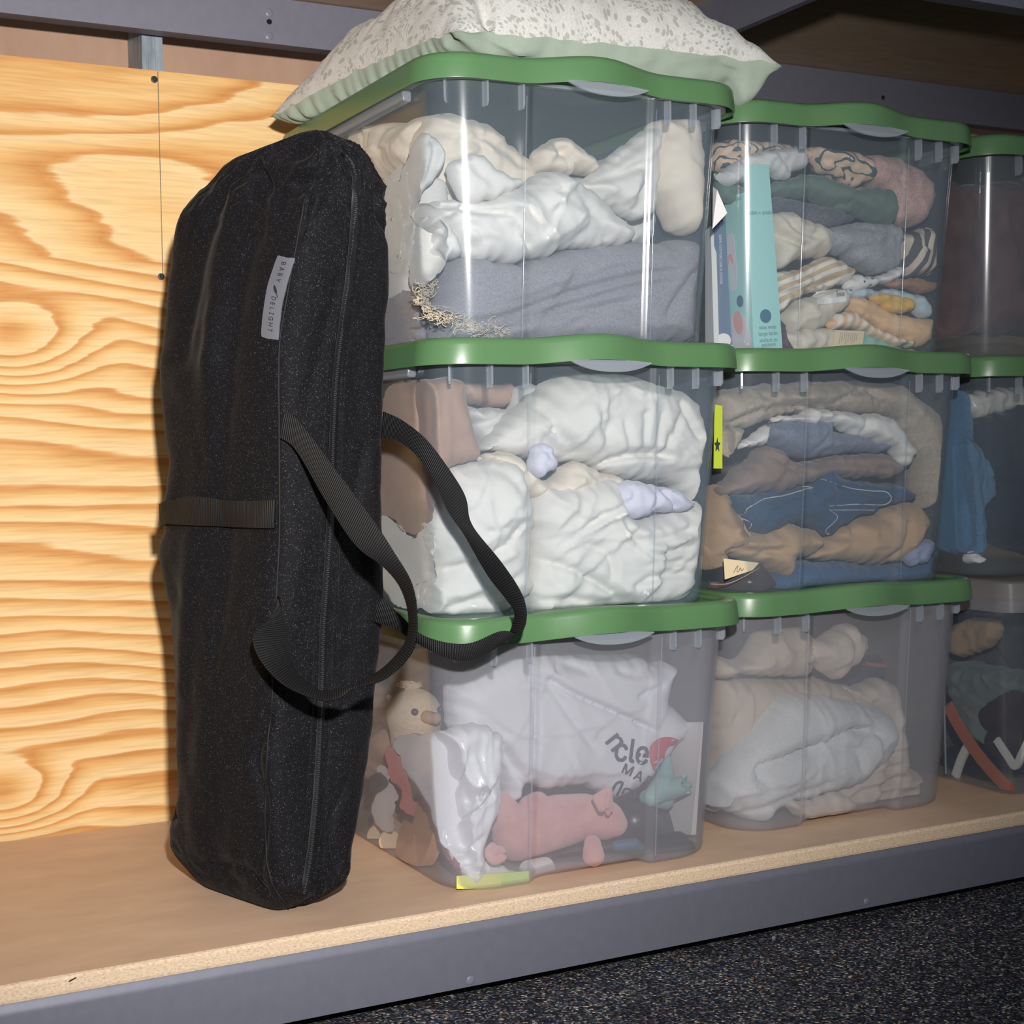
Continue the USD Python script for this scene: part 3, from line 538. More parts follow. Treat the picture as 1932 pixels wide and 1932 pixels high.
strap(q_([(722, 776), (757, 792), (800, 825), (838, 872), (878, 935), (890, 990), (945, 1060), (984, 1120), (993, 1165), (980, 1195), (945, 1190), (890, 1213), (840, 1212), (790, 1195), (760, 1165), (715, 1125)], DS),
      q_([(718, 826), (748, 830), (785, 858), (818, 905), (845, 965), (876, 1010), (920, 1085), (955, 1130), (972, 1160), (955, 1205), (915, 1235), (880, 1247), (840, 1240), (790, 1215), (755, 1192), (700, 1170)], [d+(0.012 if 5 < i < 10 else 0) for i, d in enumerate(DS)]))

# ---------------------------------------------------------------- pillow
mat('pillow_print', {'g': GEO, 'nz': ('noise_texture', {'scale': 11, 'detail': 2}), 'mx': ('mix', {'mix_type': 'linear_light', 'fac': .03}),
    'v': ('voronoi_texture', {'scale': 140, 'randomness': .9}), 'r1': ('rgb_ramp', {'ramp': [(.36, (0, 0, 0)), (.43, (1, 1, 1))]}),
    'mz': ('mapping', {'mapping_type': 'point', 'rotation': (0, 0, .5), 'scale': (1, .30, .6)}), 'v2': ('voronoi_texture', {'scale': 115, 'randomness': 1.0}), 'r4': ('rgb_ramp', {'ramp': [(.33, (0, 0, 0)), (.38, (1, 1, 1))]}),
    'sel': ('noise_texture', {'scale': 16, 'detail': 1}), 'rs': ('rgb_ramp', {'ramp': [(.47, (0, 0, 0)), (.53, (1, 1, 1))]}), 'pick': ('mix', {}),
    'f': ('noise_texture', {'scale': 330, 'detail': 3}), 'r3': ('rgb_ramp', {'ramp': [(.40, (.25, .25, .25)), (.62, (1, 1, 1))]}), 'sub': ('mix', {'mix_type': 'multiply', 'fac': .45}),
    'c': ('mix', {'color1': lin(178, 179, 170), 'color2': lin(218, 217, 213)}), 'wb': ('noise_texture', {'scale': 800}), 'b': ('bump', {'strength': .3, 'distance': .001}), 'p': ('principled_bsdf', {'roughness': .95, 'specular_ior_level': .15, 'sheen_weight': .1})},
    [('g.position', 'nz.vector'), ('g.position', 'mx.color1'), ('nz.color', 'mx.color2'), ('mx.color', 'v.vector'), ('v.distance', 'r1.fac'), ('mx.color', 'mz.vector'), ('mz.vector', 'v2.vector'), ('v2.distance', 'r4.fac'),
     ('g.position', 'sel.vector'), ('sel.fac', 'rs.fac'), ('rs.color', 'pick.fac'), ('r1.color', 'pick.color1'), ('r4.color', 'pick.color2'),
     ('g.position', 'f.vector'), ('f.fac', 'r3.fac'), ('pick.color', 'sub.color1'), ('r3.color', 'sub.color2'), ('sub.color', 'c.fac'), ('c.color', 'p.base_color'), ('g.position', 'wb.vector'), ('wb.fac', 'b.height'), ('b.normal', 'p.normal')])
fabric('sage_cloth', (162, 175, 160), bump=.25, mott=.06)
pil = thing('pillow', 'printed white pillow with plain sage underside lying on top of the tallest bin stack', 'pillow', (.5, .3, 1.14))
FL, FR, BL, BR = np.array([.312, .03, 1.168]), np.array([.814, .035, 1.180]), np.array([.232, .50, 1.150]), np.array([.74, .53, 1.19])
LT = AZ[2]+HB+.033
def pillow_side(up, n=110):
    u, v = np.meshgrid(np.linspace(0, 1, n), np.linspace(0, 1, n)); w = u.ravel(); k = v.ravel()
    base = FL*((1-w)*(1-k))[:, None]+FR*(w*(1-k))[:, None]+BL*((1-w)*k)[:, None]+BR*(w*k)[:, None]
    pin = 16*w*(1-w)*k*(1-k)                                    # 0 on the edges, 1 in the middle
    # edges pulled in between the corners
    pull = .022; base[:, 1] += pull*(np.sin(np.pi*w)*(1-k)**3-np.sin(np.pi*w)*k**3); base[:, 0] += pull*(np.sin(np.pi*k)*(1-w)**3-np.sin(np.pi*k)*w**3)
    edge = np.minimum(np.minimum(w, 1-w), np.minimum(k, 1-k)); fe = lambda x: 1-(1-np.clip(np.minimum(x, 1-x)/.42, 0, 1))**2.2; dome = (fe(w)*fe(k))**.60
    q = np.stack([w*.5, k*.5], 1); wr = gnoise(q/.028, 3)*.5+gnoise(q/.07, 4)
    em = np.exp(-edge/.05)*np.clip(edge/.01, 0, 1)
    seam = .004*gnoise(q/.03, 9)+.020*np.sin(np.pi*k)*(1-w)**6+.010*np.sin(np.pi*w)*(1-k)**6
    if up:
        base[:, 2] += seam+.15*dome+.006*wr*np.clip(edge/.08, 0, 1)+.012*(folds(q, 31, .10)-.4)*np.clip(edge/.06, 0, 1)
        cr = np.exp(-((w-.10-.25*k)/.02)**2)*np.exp(-(k/.16)**2); base[:, 2] -= .03*cr*np.clip(edge/.02, 0, 1)
    else:
        base[:, 2] += seam-.075*dome+.010*em*gnoise(np.stack([w*9, k*30], 1), 5)*1.2
        base[:, 2] = np.maximum(base[:, 2], LT+.001+.0*w)
        base[:, 2] -= .030*sstep(.78, .93, w)*sstep(1, .94, w)*sstep(.55, .1, k)*np.clip(edge/.03, 0, 1)*sstep(.741, .765, base[:, 0])
    return base, n
def gridmesh(P, n, flip=False):
    i = np.arange(n*n).reshape(n, n); a, b, c, d = i[:-1, :-1].ravel(), i[:-1, 1:].ravel(), i[1:, 1:].ravel(), i[1:, :-1].ravel(); F = np.vstack([np.stack([a, b, c], 1), np.stack([a, c, d], 1)]); return trimesh.Trimesh(P, F[:, ::-1] if flip else F, process=False)
pu, n_ = pillow_side(True); pdn, n_ = pillow_side(False)
obj('printed_top', gridmesh(pu, n_), MATS['pillow_print'], pil, smooth=True); obj('underside', gridmesh(pdn, n_, True), MATS['sage_cloth'], pil, smooth=True, label='plain sage green backing')
# ---------------------------------------------------------------- what is in the bins
fabric('white_cotton', (223, 219, 213), mott=.04, bump=.15); fabric('cream_cotton', (224, 212, 196), mott=.06, bump=.2); fabric('offwhite_cotton', (212, 210, 207), mott=.06)
fabric('grey_shawl', (158, 154, 160), (132, 130, 138), scale=1300, bump=.9, nscale=420); fabric('fringe_yarn', (206, 192, 170)); fabric('brown_satin', (172, 140, 122), mott=.1, bump=.1, rough=.6)
fabric('lavender_cloth', (216, 214, 228), mott=.04); fabric('pink_plush', (232, 176, 170), (222, 160, 154), scale=1500, bump=.8, nscale=60, sheen=.6); fabric('cream_knit', (236, 218, 194), (222, 202, 176), scale=700, bump=.8, nscale=300)
fabric('tan_plush', (178, 148, 128), bump=.6); fabric('coral_cloth', (226, 138, 132)); fabric('pink_knit', (208, 172, 162), (190, 150, 142), nscale=260, bump=.9, scale=500); fabric('forest_cloth', (104, 124, 112), bump=.2, mott=.12)
fabric('heather_dark', (112, 112, 118), (72, 74, 82), nscale=500, bump=.5); fabric('heather_grey', (166, 166, 172), (142, 143, 150), nscale=350, bump=.3); fabric('ivory_cloth', (216, 206, 188)); fabric('mustard_cloth', (226, 182, 84)); fabric('sky_cloth', (186, 204, 212))
fabric('rust_cloth', (172, 126, 98)); fabric('peach_cloth', (232, 192, 148)); fabric('mint_cloth', (140, 190, 176)); fabric('beige_linen', (178, 164, 148), (164, 150, 134), nscale=200); fabric('taupe_cloth', (142, 122, 112), mott=.1); fabric('tan_chino', (184, 152, 120), mott=.08)
fabric('heather_bra', (132, 138, 156), (112, 118, 136), nscale=400, bump=.4); fabric('denim_dark', (62, 88, 118), (44, 66, 94), scale=1100, bump=.6, nscale=500); fabric('denim_mid', (76, 104, 140), (60, 86, 120), scale=1100, bump=.6, nscale=500); fabric('denim_light', (92, 132, 164), (78, 116, 148), scale=1100, bump=.6, nscale=400)
fabric('lilac_cloth', (150, 156, 186)); fabric('navy_cloth', (44, 50, 64)); fabric('terry_white', (232, 234, 232), (220, 222, 221), scale=700, bump=1.0, nscale=350); fabric('cream_blanket', (206, 190, 168), mott=.06); fabric('cream_satin', (214, 200, 184), rough=.55); fabric('teal_dark', (44, 72, 92)); fabric('brown_fabric', (112, 82, 76), (92, 66, 62), nscale=30)
fabric('sage_grey', (120, 130, 124)); fabric('orange_strap', (190, 106, 70)); fabric('denim_thread', (190, 196, 200)); fabric('maroon_leather', (70, 44, 46), rough=.4, sheen=0)
plain('film_white', (236, 236, 238), .22, .6); plain('film_clear', (214, 208, 198), .3, .6); plain('tote_white', (224, 224, 228), .8, .2); plain('rubber_black', (24, 27, 34), .32, .5); plain('rubber_teal', (138, 176, 172), .5); plain('white_card', (228, 222, 220), .7); plain('paper_white', (232, 230, 228), .8)
plain('wood_disk', (196, 150, 112), .6); plain('wood_peg', (226, 202, 168), .6); plain('note_yellow', (222, 226, 110), .7); plain('note_lime', (196, 226, 110), .7); plain('ink_navy', (44, 50, 66), .7); plain('ink_red', (200, 60, 64), .7); plain('ink_teal', (70, 130, 128), .7); plain('ink_grey', (120, 116, 116), .7)
plain('card_mint', (168, 218, 212), .5); plain('card_navy', (36, 78, 116), .5); plain('card_green', (118, 196, 158), .5); plain('card_blue', (44, 96, 124), .5); plain('print_skin', (226, 160, 150), .6); plain('print_swaddle', (214, 208, 214), .6); plain('bead_navy', (48, 62, 84), .3); plain('beak_tan', (188, 152, 122), .8)
plain('paper_cream', (226, 206, 168), .8); plain('hanger_white', (226, 222, 216), .4); plain('leather_brown', (74, 44, 48), .35); plain('sticker_lime', (186, 202, 56), .6); plain('dark_red', (130, 66, 66), .6)
def striped(name, c1, c2, scale, rot, dist=2.0, w=.5):
    mat(name, {'g': GEO, 'm': ('mapping', {'mapping_type': 'point', 'rotation': rot}), 'w': ('wave_texture', {'wave_type': 'bands', 'bands_direction': 'z', 'scale': scale, 'distortion': dist, 'detail': 1, 'detail_scale': .6}), 'r': ('rgb_ramp', {'ramp': [(w-.05, lin(*c1)), (w+.05, lin(*c2))]}), 'p': ('principled_bsdf', {'roughness': .95, 'specular_ior_level': .2})},
        [('g.position', 'm.vector'), ('m.vector', 'w.vector'), ('w.fac', 'r.fac'), ('r.color', 'p.base_color')])
striped('tan_stripe', (198, 172, 138), (226, 218, 206), 22, (.3, .35, 0), 3.0); striped('peach_stripe', (228, 186, 140), (232, 222, 208), 20, (0, 1.35, 0), 1.5); striped('zebra', (96, 96, 100), (222, 208, 188), 20, (0, 1.1, 0), 5)
mat('leaf_print', {'g': GEO, 'w': ('wave_texture', {'wave_type': 'bands', 'bands_direction': 'diagonal', 'scale': 19, 'distortion': 18, 'detail': 2, 'detail_scale': .9}), 'r': ('rgb_ramp', {'ramp': [(.14, lin(76, 96, 104)), (.2, lin(224, 194, 170))]}), 'p': ('principled_bsdf', {'roughness': .95, 'specular_ior_level': .2})},
    [('g.position', 'w.vector'), ('w.fac', 'r.fac'), ('r.color', 'p.base_color')])
mat('star_print', {'g': GEO, 'v': ('voronoi_texture', {'scale': 70}), 'r': ('rgb_ramp', {'ramp': [(.14, lin(80, 80, 86)), (.2, lin(226, 222, 220))]}), 'p': ('principled_bsdf', {'roughness': .95, 'specular_ior_level': .2})}, [('g.position', 'v.vector'), ('v.distance', 'r.fac'), ('r.color', 'p.base_color')])

BINS = {'A1': (AX, AY, AZ[2]), 'A2': (AX, AY, AZ[1]), 'A3': (AX, AY, AZ[0]), 'B1': (BX, BY, AZ[2]-.001), 'B2': (BX, BY, AZ[1]-.001), 'B3': (BX, BY, AZ[0]), 'C1': (CX, CY, AZ[2]-.002), 'C2': (CX, CY, AZ[1]-.002), 'C3': (CX, CY, AZ[0])}
def slide(v, xw):
    """moves points that would stand outside a bin's left wall back along their sight line until they lie against it"""
    k = (xw-CP[0])/(v[:, 0]-CP[0]); k = np.where(v[:, 0] < xw, k, 1.0); return CP+(v-CP)*k[:, None]
def inside(m, b, g=.0045):
    """keeps a soft thing within its bin: it lies flat against the walls and the bottom where it meets them"""
    c = BINS[b]; v = m.vertices.copy(); z = np.clip(v[:, 2]-c[2], g, .3165); n = np.clip(.5+.5*gnoise(v[:, [0, 2]]/.03, 2), 0, 1)*.003+g
    r = .058; y0 = .044-.024*z/HB+n+.0005; hw = .201+.0165*z/HB-n
    # the left wall with its rounded front corner: slide to the wall, more so behind the corner
    for _ in range(6):
        x, y = v[:, 0]-c[0], v[:, 1]-c[1]; q = np.clip((y0+r-y)/r, 0, 1); xw = c[0]-hw+r*(1-np.sqrt(np.clip(1-q*q, 0, 1))); v = slide(v, xw)
    z = np.clip(v[:, 2]-c[2], g, .3165); t = z/HB; hw = .201+.0165*t-n; y0 = .044-.024*t+n+.0005; y1 = .553+.024*t-n; x, y = v[:, 0]-c[0], v[:, 1]-c[1]
    x = np.clip(x, -hw, hw); y = np.clip(y, y0, y1)
    for s in (-1, 1):                                                                        # rounded corners
        qx, qy = x*s-(hw-r), (y0+r)-y; d = np.hypot(np.maximum(qx, 0), np.maximum(qy, 0)); k = (qx > 0) & (qy > 0) & (d > r)
        f = np.where(k, r/np.maximum(d, 1e-9), 1); x = np.where(k, s*((hw-r)+qx*f), x); y = np.where(k, y0+r-qy*f, y)
    m.vertices = np.column_stack([x+c[0], y+c[1], z+c[2]]); return m
SEED = [100]
def cl(name, label, cat, b, crop, pts, y, T, mt, group=None, **kw):
    SEED[0] += 7; kw.setdefault('seed', SEED[0]); by = BINS[b][1]; axis = kw.get('axis', 1); cr = [(Z(crop, *c[0]), *c[1:]) for c in kw.pop('creases', ())]
    m = cloth_mesh(Z(crop, *pts), (by+y) if axis == 1 else BINS[b][0]+y, T, creases=cr, **kw); inside(m, b)
    p = obj(name, m, MATS[mt], label=label, cat=cat, smooth=True, group=group); return p, m
def part_on(parent, m, name, tmesh, origin, h, angle, plane, mt, lift=.0006, label=None, shear=0.):
    """flat print or lettering laid on a cloth front: tmesh in text units, origin and h in pixels"""
    f = front_of(m); tmesh = trimesh.Trimesh(*trimesh.remesh.subdivide_to_size(tmesh.vertices, tmesh.faces, .35, max_iter=6), process=False); v = tmesh.vertices; c, s = math.cos(angle), math.sin(angle); X, Y = v[:, 0]*h, -v[:, 1]*h
    px = np.stack([origin[0]+X*c-Y*s, origin[1]+X*s+Y*c], 1); yy = np.full(len(px), plane); D_ = np.array([ray(a, b_) for a, b_ in px])
    for _ in range(5): W = CP+D_*((yy-CP[1])/D_[:, 1])[:, None]; yy = f(W[:, 0], W[:, 2])
    W[:, 1] = yy-lift-np.where(v[:, 2] > 1e-6, .0004, 0)
    return obj(name, trimesh.Trimesh(W, tmesh.faces, process=False), MATS[mt], parent, label=label, smooth=False)
def tubes_px(P3, r): return tube(catmull(P3, 40), r, 6)

# ---- A1: sheets over a shawl
cl('folded_sheet', 'cream white sheet heaped at the rear of the top bin', 'bed sheet', 'A1', 'c2', [(560, 600), (640, 582), (760, 600), (880, 640), (1000, 725), (1130, 840), (1165, 900), (1130, 1000), (980, 1060), (700, 1060), (540, 960), (520, 760)], .115, .06, 'cream_cotton', amp=.012, s=.075, ang=-.4, aniso=2, creases=[([(560, 680), (800, 690), (1000, 780), (1110, 880)], .008, .008), ([(700, 900), (860, 880), (1000, 920)], .006, .006)])
cl('folded_sheet', 'cream sheet pressed against the left wall of the top bin', 'bed sheet', 'A1', 'c2', [(150, 610), (250, 575), (350, 590), (440, 640), (500, 610), (545, 640), (530, 800), (480, 900), (340, 950), (240, 830), (160, 720)], -.205, .05, 'cream_cotton', axis=0, amp=.010, s=.07)
cl('fitted_sheet', 'knotted white sheet end at the rear of the top bin, right of centre', 'bed sheet', 'A1', 'd1', [(770, 580), (830, 545), (890, 515), (960, 508), (1003, 545), (1060, 600), (1112, 660), (1085, 712), (1000, 700), (960, 720), (890, 700), (800, 690)], .10, .035, 'cream_cotton', amp=.012, s=.035, creases=[([(900, 540), (960, 600), (1040, 690)], .012, .006), ([(870, 640), (920, 600), (960, 560)], .008, .005)])
cl('folded_sheet', 'white sheet sloping up to the right-hand corner of the top bin', 'bed sheet', 'A1', 'd1', [(960, 760), (1100, 690), (1250, 560), (1400, 440), (1450, 400), (1470, 470), (1440, 600), (1420, 880), (1360, 935), (1240, 920), (1120, 850), (1000, 800)], .075, .04, 'white_cotton', amp=.012, s=.06, ang=.6, aniso=2.2, creases=[([(1010, 750), (1180, 720), (1390, 640)], .010, .006), ([(1120, 700), (1250, 620), (1400, 500)], .008, .006), ([(1120, 790), (1250, 850), (1350, 900)], .006, .005)])
cl('pillowcase', 'cream bundle standing in the front right corner of the top bin', 'pillowcase', 'A1', 'd1', [(1420, 420), (1480, 385), (1570, 365), (1640, 400), (1670, 520), (1680, 800), (1665, 1010), (1560, 1000), (1480, 880), (1430, 780), (1410, 600)], .065, .05, 'cream_cotton', amp=.006, s=.1, ang=1.57, aniso=2)
cl('bed_sheet', 'white sheet flap folded over the crumpled sheet in the top bin', 'bed sheet', 'A1', 'c2', [(690, 870), (760, 810), (830, 795), (950, 870), (1060, 945), (1000, 1000), (900, 1050), (780, 1050), (720, 980)], .062, .022, 'white_cotton', amp=.005, s=.05, creases=[([(760, 830), (850, 900), (960, 990)], .004, .006)])
cl('bed_sheet', 'white sheet hanging in the front left corner of the top bin', 'bed sheet', 'A1', 'c2', [(340, 960), (440, 930), (480, 830), (530, 700), (590, 680), (650, 770), (640, 900), (560, 1010), (520, 1100), (460, 1200), (440, 1380), (400, 1540), (360, 1400), (340, 1150)], .085, .03, 'offwhite_cotton', amp=.010, s=.05, ang=1.3, aniso=3, creases=[([(480, 860), (560, 960), (570, 1010)], .008, .005), ([(600, 700), (610, 800), (570, 980)], .01, .005)])
cl('crumpled_sheet', 'large crumpled white sheet across the middle of the top bin', 'bed sheet', 'A1', 'c2', [(500, 1070), (600, 1045), (690, 1040), (850, 1045), (960, 985), (1060, 950), (1200, 890), (1300, 910), (1400, 960), (1480, 1020), (1560, 1090), (1650, 1190), (1640, 1250), (1560, 1280), (1300, 1285), (1210, 1330), (1000, 1368), (800, 1335), (680, 1230), (560, 1150)], .055, .05, 'white_cotton', amp=.016, s=.07, ang=-.25, aniso=1.7, creases=[([(640, 1060), (760, 1060), (880, 1085), (1020, 1100)], .012, .006, .004), ([(660, 1130), (760, 1210), (880, 1290)], .010, .006, .003), ([(700, 1100), (850, 1180), (900, 1270)], .007, .006), ([(1040, 1080), (1060, 1180), (1150, 1300)], .009, .006), ([(850, 1050), (1060, 975), (1200, 960), (1290, 990)], .007, .008), ([(1380, 1050), (1500, 1150), (1560, 1240)], .006, .008)])
cl('crumpled_sheet', 'small crumpled white sheet above the fringe in the top bin', 'bed sheet', 'A1', 'c2', [(470, 1160), (560, 1130), (660, 1140), (710, 1230), (760, 1330), (690, 1345), (640, 1430), (560, 1490), (510, 1500), (490, 1380), (440, 1365)], .06, .03, 'white_cotton', amp=.014, s=.04, creases=[([(450, 1370), (540, 1330), (640, 1290), (700, 1230)], .008, .005), ([(520, 1440), (560, 1330), (620, 1180)], .01, .005)])
sp, shm = cl('woven_shawl', 'grey woven shawl rolled along the bottom of the top bin', 'shawl', 'A1', 'px', [(845, 500), (875, 484), (960, 495), (1020, 487), (1070, 466), (1140, 459), (1240, 455), (1300, 452), (1325, 480), (1332, 560), (1325, 622), (1285, 648), (900, 652), (745, 652), (738, 610), (750, 570), (775, 545), (800, 575), (835, 560)], .06, .06, 'grey_shawl', amp=.006, s=.09, ang=.2, aniso=2.5, round_=.03,
    creases=[([(800, 612), (940, 600), (1080, 552), (1200, 520), (1280, 512)], .012, .0035), ([(830, 626), (950, 608), (1090, 572), (1190, 542), (1270, 532)], .010, .003), ([(900, 640), (1000, 608), (1100, 585), (1200, 565)], .009, .004), ([(760, 575), (790, 600), (830, 640)], .012, .004), ([(750, 600), (780, 630), (800, 650)], .01, .003), ([(1080, 610), (1160, 590), (1250, 640)], .006, .005), ([(1255, 600), (1290, 540), (1325, 500)], .01, .006)])
rng = np.random.default_rng(4); f = front_of(shm); yarn = []
for k in range(230):
    if k < 110: u = rng.random(); base = np.array([848-28*u+rng.normal(0, 9), 520+66*u+rng.normal(0, 8)])
    else: u = rng.random(); base = np.array([800+165*u, 590+46*u+rng.normal(0, 7)])
    a = rng.random()*6.28; L_ = rng.uniform(10, 24); p = [base]; cu = rng.normal(0, .55)
    for j in range(7): a += cu+rng.normal(0, .25); p.append(p[-1]+np.array([math.cos(a), math.sin(a)])*L_/7)
    w = np.array([at(x, y, 1, AY+.06) for x, y in p]); w[:, 1] = np.maximum(f(w[:, 0], w[:, 2])-.001-rng.random()*.005-.002*np.sin(np.arange(8)), .049); yarn.append(tube(catmull(w, 20), .00065, 4))
obj('fringe', tcat(yarn), MATS['fringe_yarn'], sp, kind='stuff', smooth=True, label='cream knotted fringe')

cl('bed_sheet', 'white sheet mass deep in the middle of the top bin', 'bed sheet', 'A1', 'c2', [(420, 900), (700, 830), (1000, 880), (1300, 900), (1600, 800), (1760, 900), (1760, 1230), (1600, 1300), (1200, 1340), (700, 1380), (420, 1400)], .15, .05, 'offwhite_cotton', amp=.018, s=.06)
cl('bed_sheet', 'shadowed white sheet along the left wall above the shawl', 'bed sheet', 'A1', 'px', [(690, 420), (720, 345), (760, 330), (800, 330), (810, 420), (790, 520), (760, 590), (735, 560), (715, 480)], -.205, .03, 'offwhite_cotton', axis=0, amp=.010, s=.05)
cl('woven_shawl', 'grey shawl end folded along the left wall of the top bin', 'shawl', 'A1', 'px', [(735, 560), (760, 535), (790, 560), (805, 600), (800, 650), (745, 652), (730, 620)], -.203, .03, 'grey_shawl', axis=0, amp=.004, creases=[([(740, 580), (770, 600), (790, 645)], .008, .004), ([(750, 560), (780, 580), (800, 620)], .006, .004)])

# ---- A2: white bedding
cl('pillowcase', 'brown folded pillowcase against the left front corner of the middle bin', 'pillowcase', 'A2', 'c5', [(95, 385), (190, 335), (300, 325), (430, 320), (490, 335), (515, 470), (555, 610), (592, 725), (480, 770), (410, 800), (365, 890), (335, 1050), (262, 1135), (190, 1120), (130, 1050), (70, 1030), (62, 900), (85, 700)], .065, .035, 'brown_satin', amp=.004, s=.1, ang=1.4, aniso=3, creases=[([(295, 340), (300, 600), (330, 1000)], .006, .004, .003), ([(160, 500), (240, 420), (300, 400)], .004, .01)])
cl('pillowcase', 'brown folded cloth at the rear of the middle bin', 'pillowcase', 'A2', 'c5', [(480, 345), (620, 340), (752, 332), (742, 430), (700, 462), (500, 440)], .16, .02, 'brown_satin', amp=.003)
cl('bed_sheet', 'white sheet tucked behind the brown pillowcase in the middle bin', 'bed sheet', 'A2', 'c5', [(505, 480), (620, 470), (735, 460), (765, 370), (850, 335), (920, 350), (900, 450), (760, 560), (640, 660), (590, 720), (555, 600)], .13, .03, 'offwhite_cotton', amp=.010, s=.05, ang=.4, aniso=2, creases=[([(520, 560), (640, 540), (740, 480)], .01, .005)])
cl('fitted_sheet', 'large white fitted sheet with gathered edge at the top of the middle bin', 'bed sheet', 'A2', 'c5', [(622, 690), (650, 620), (790, 470), (900, 375), (1000, 300), (1080, 275), (1170, 264), (1300, 272), (1420, 300), (1500, 352), (1600, 362), (1700, 420), (1738, 530), (1782, 640), (1745, 760), (1765, 890), (1700, 965), (1600, 880), (1480, 850), (1290, 835), (1180, 790), (1080, 750), (950, 740), (830, 720), (720, 710)], .06, .07, 'white_cotton', amp=.010, s=.08, round_=.05,
    creases=[([(1250, 790), (1300, 735), (1400, 708), (1500, 705), (1620, 720)], .022, .006, .003), ([(1300, 735), (1250, 640), (1200, 520)], .006, .006), ([(1370, 712), (1340, 620), (1330, 520)], .006, .005), ([(1430, 706), (1430, 600), (1440, 480)], .007, .006), ([(1500, 705), (1520, 600), (1540, 480)], .008, .006), ([(1560, 712), (1600, 600), (1650, 480)], .008, .006), ([(960, 560), (1060, 640), (1140, 710)], .010, .006, .003), ([(930, 620), (1040, 690), (1110, 720)], .007, .005), ([(930, 450), (960, 520), (1000, 600)], .005, .008), ([(1060, 470), (1200, 370), (1350, 335), (1500, 360)], .0022, .0018), ([(1640, 420), (1700, 560), (1760, 640)], .01, .006), ([(640, 680), (760, 650), (860, 600)], .009, .006)])
cl('rolled_sheet', 'small rolled white sheet at the centre of the middle bin', 'bed sheet', 'A2', 'c5', [(835, 720), (850, 660), (890, 640), (950, 665), (990, 760), (940, 800), (890, 825), (840, 790)], .057, .022, 'lavender_cloth', amp=.003, s=.04, creases=[([(840, 730), (880, 690), (930, 690), (960, 740)], .006, .004), ([(860, 770), (900, 740), (950, 770)], .004, .003)])
cl('bed_sheet', 'white sheet tangled in the centre of the middle bin', 'bed sheet', 'A2', 'c5', [(600, 720), (720, 690), (850, 780), (930, 830), (1060, 760), (1200, 790), (1320, 840), (1250, 900), (1000, 960), (840, 930), (700, 800)], .075, .04, 'cream_cotton', amp=.016, s=.03)
cl('crumpled_sheet', 'big smooth white sheet bundle at the lower left of the middle bin', 'bed sheet', 'A2', 'c5', [(320, 1150), (335, 1050), (380, 890), (430, 785), (520, 750), (640, 738), (760, 745), (820, 840), (850, 960), (850, 1100), (840, 1280), (865, 1420), (780, 1500), (680, 1545), (560, 1575), (420, 1565), (300, 1510), (285, 1410), (370, 1360)], .055, .06, 'white_cotton', amp=.010, s=.09, round_=.05, creases=[([(500, 800), (640, 770), (740, 820), (820, 930)], .006, .008), ([(380, 1360), (520, 1280), (700, 1190), (830, 1040)], .010, .007, .003), ([(300, 1440), (480, 1480), (700, 1430), (830, 1330)], .008, .006), ([(610, 1120), (720, 1100), (800, 1110)], .006, .005), ([(440, 900), (470, 1040), (520, 1120)], .004, .008), ([(420, 1540), (560, 1490), (700, 1480)], .008, .005)])
cl('crumpled_sheet', 'small crumpled white cloth in the left corner of the middle bin', 'bed sheet', 'A2', 'c5', [(72, 1040), (140, 1052), (195, 1130), (250, 1145), (310, 1105), (335, 1200), (340, 1360), (290, 1410), (290, 1510), (170, 1530), (85, 1420), (78, 1200)], .075, .035, 'white_cotton', amp=.014, s=.035, creases=[([(160, 1150), (220, 1260), (290, 1380)], .01, .005), ([(300, 1120), (270, 1220), (300, 1340)], .008, .004)])
cl('crumpled_sheet', 'wide wrinkled white sheet pile at the lower right of the middle bin', 'bed sheet', 'A2', 'c5', [(850, 1010), (900, 890), (1000, 862), (1130, 850), (1280, 830), (1310, 950), (1340, 1040), (1500, 1010), (1640, 975), (1758, 960), (1772, 1060), (1745, 1280), (1695, 1330), (1705, 1375), (1645, 1475), (1500, 1515), (1300, 1518), (1100, 1525), (870, 1545), (850, 1350), (865, 1150)], .056, .055, 'white_cotton', amp=.016, s=.06, ang=.5, aniso=1.6, creases=[([(880, 1180), (1060, 1140), (1200, 1040), (1310, 980)], .008, .006), ([(900, 1240), (1040, 1290), (1200, 1370), (1370, 1480)], .010, .006, .004), ([(1100, 1160), (1250, 1240), (1280, 1380)], .005, .005), ([(1310, 1050), (1400, 1160), (1600, 1130), (1740, 1060)], .008, .006), ([(1360, 1180), (1480, 1230), (1700, 1190)], .009, .006), ([(1370, 1420), (1480, 1350), (1690, 1330)], .011, .006), ([(880, 1500), (1060, 1470), (1350, 1500)], .008, .005), ([(1420, 1280), (1540, 1270), (1700, 1280)], .007, .005)])
lv, lm = cl('rolled_cloth', 'pale lavender cloth rolled into a ball in the middle bin', 'cloth', 'A2', 'c5', [(1284, 950), (1300, 880), (1350, 850), (1420, 855), (1480, 860), (1540, 880), (1640, 930), (1690, 975), (1600, 1005), (1500, 1015), (1440, 1050), (1360, 1052), (1310, 1020)], .046, .026, 'lavender_cloth', amp=.004, s=.05, creases=[([(1330, 900), (1380, 890), (1365, 950), (1340, 960)], .005, .003), ([(1480, 870), (1500, 930), (1480, 1010)], .008, .004), ([(1500, 870), (1560, 930), (1620, 990)], .01, .004), ([(1540, 890), (1590, 950), (1600, 1000)], .008, .003)])

cl('bed_sheet', 'white sheet mass deep inside the middle bin', 'bed sheet', 'A2', 'c5', [(300, 800), (700, 560), (1000, 480), (1600, 500), (1740, 800), (1740, 1450), (1300, 1500), (400, 1500), (300, 1200)], .17, .05, 'offwhite_cotton', amp=.018, s=.06)
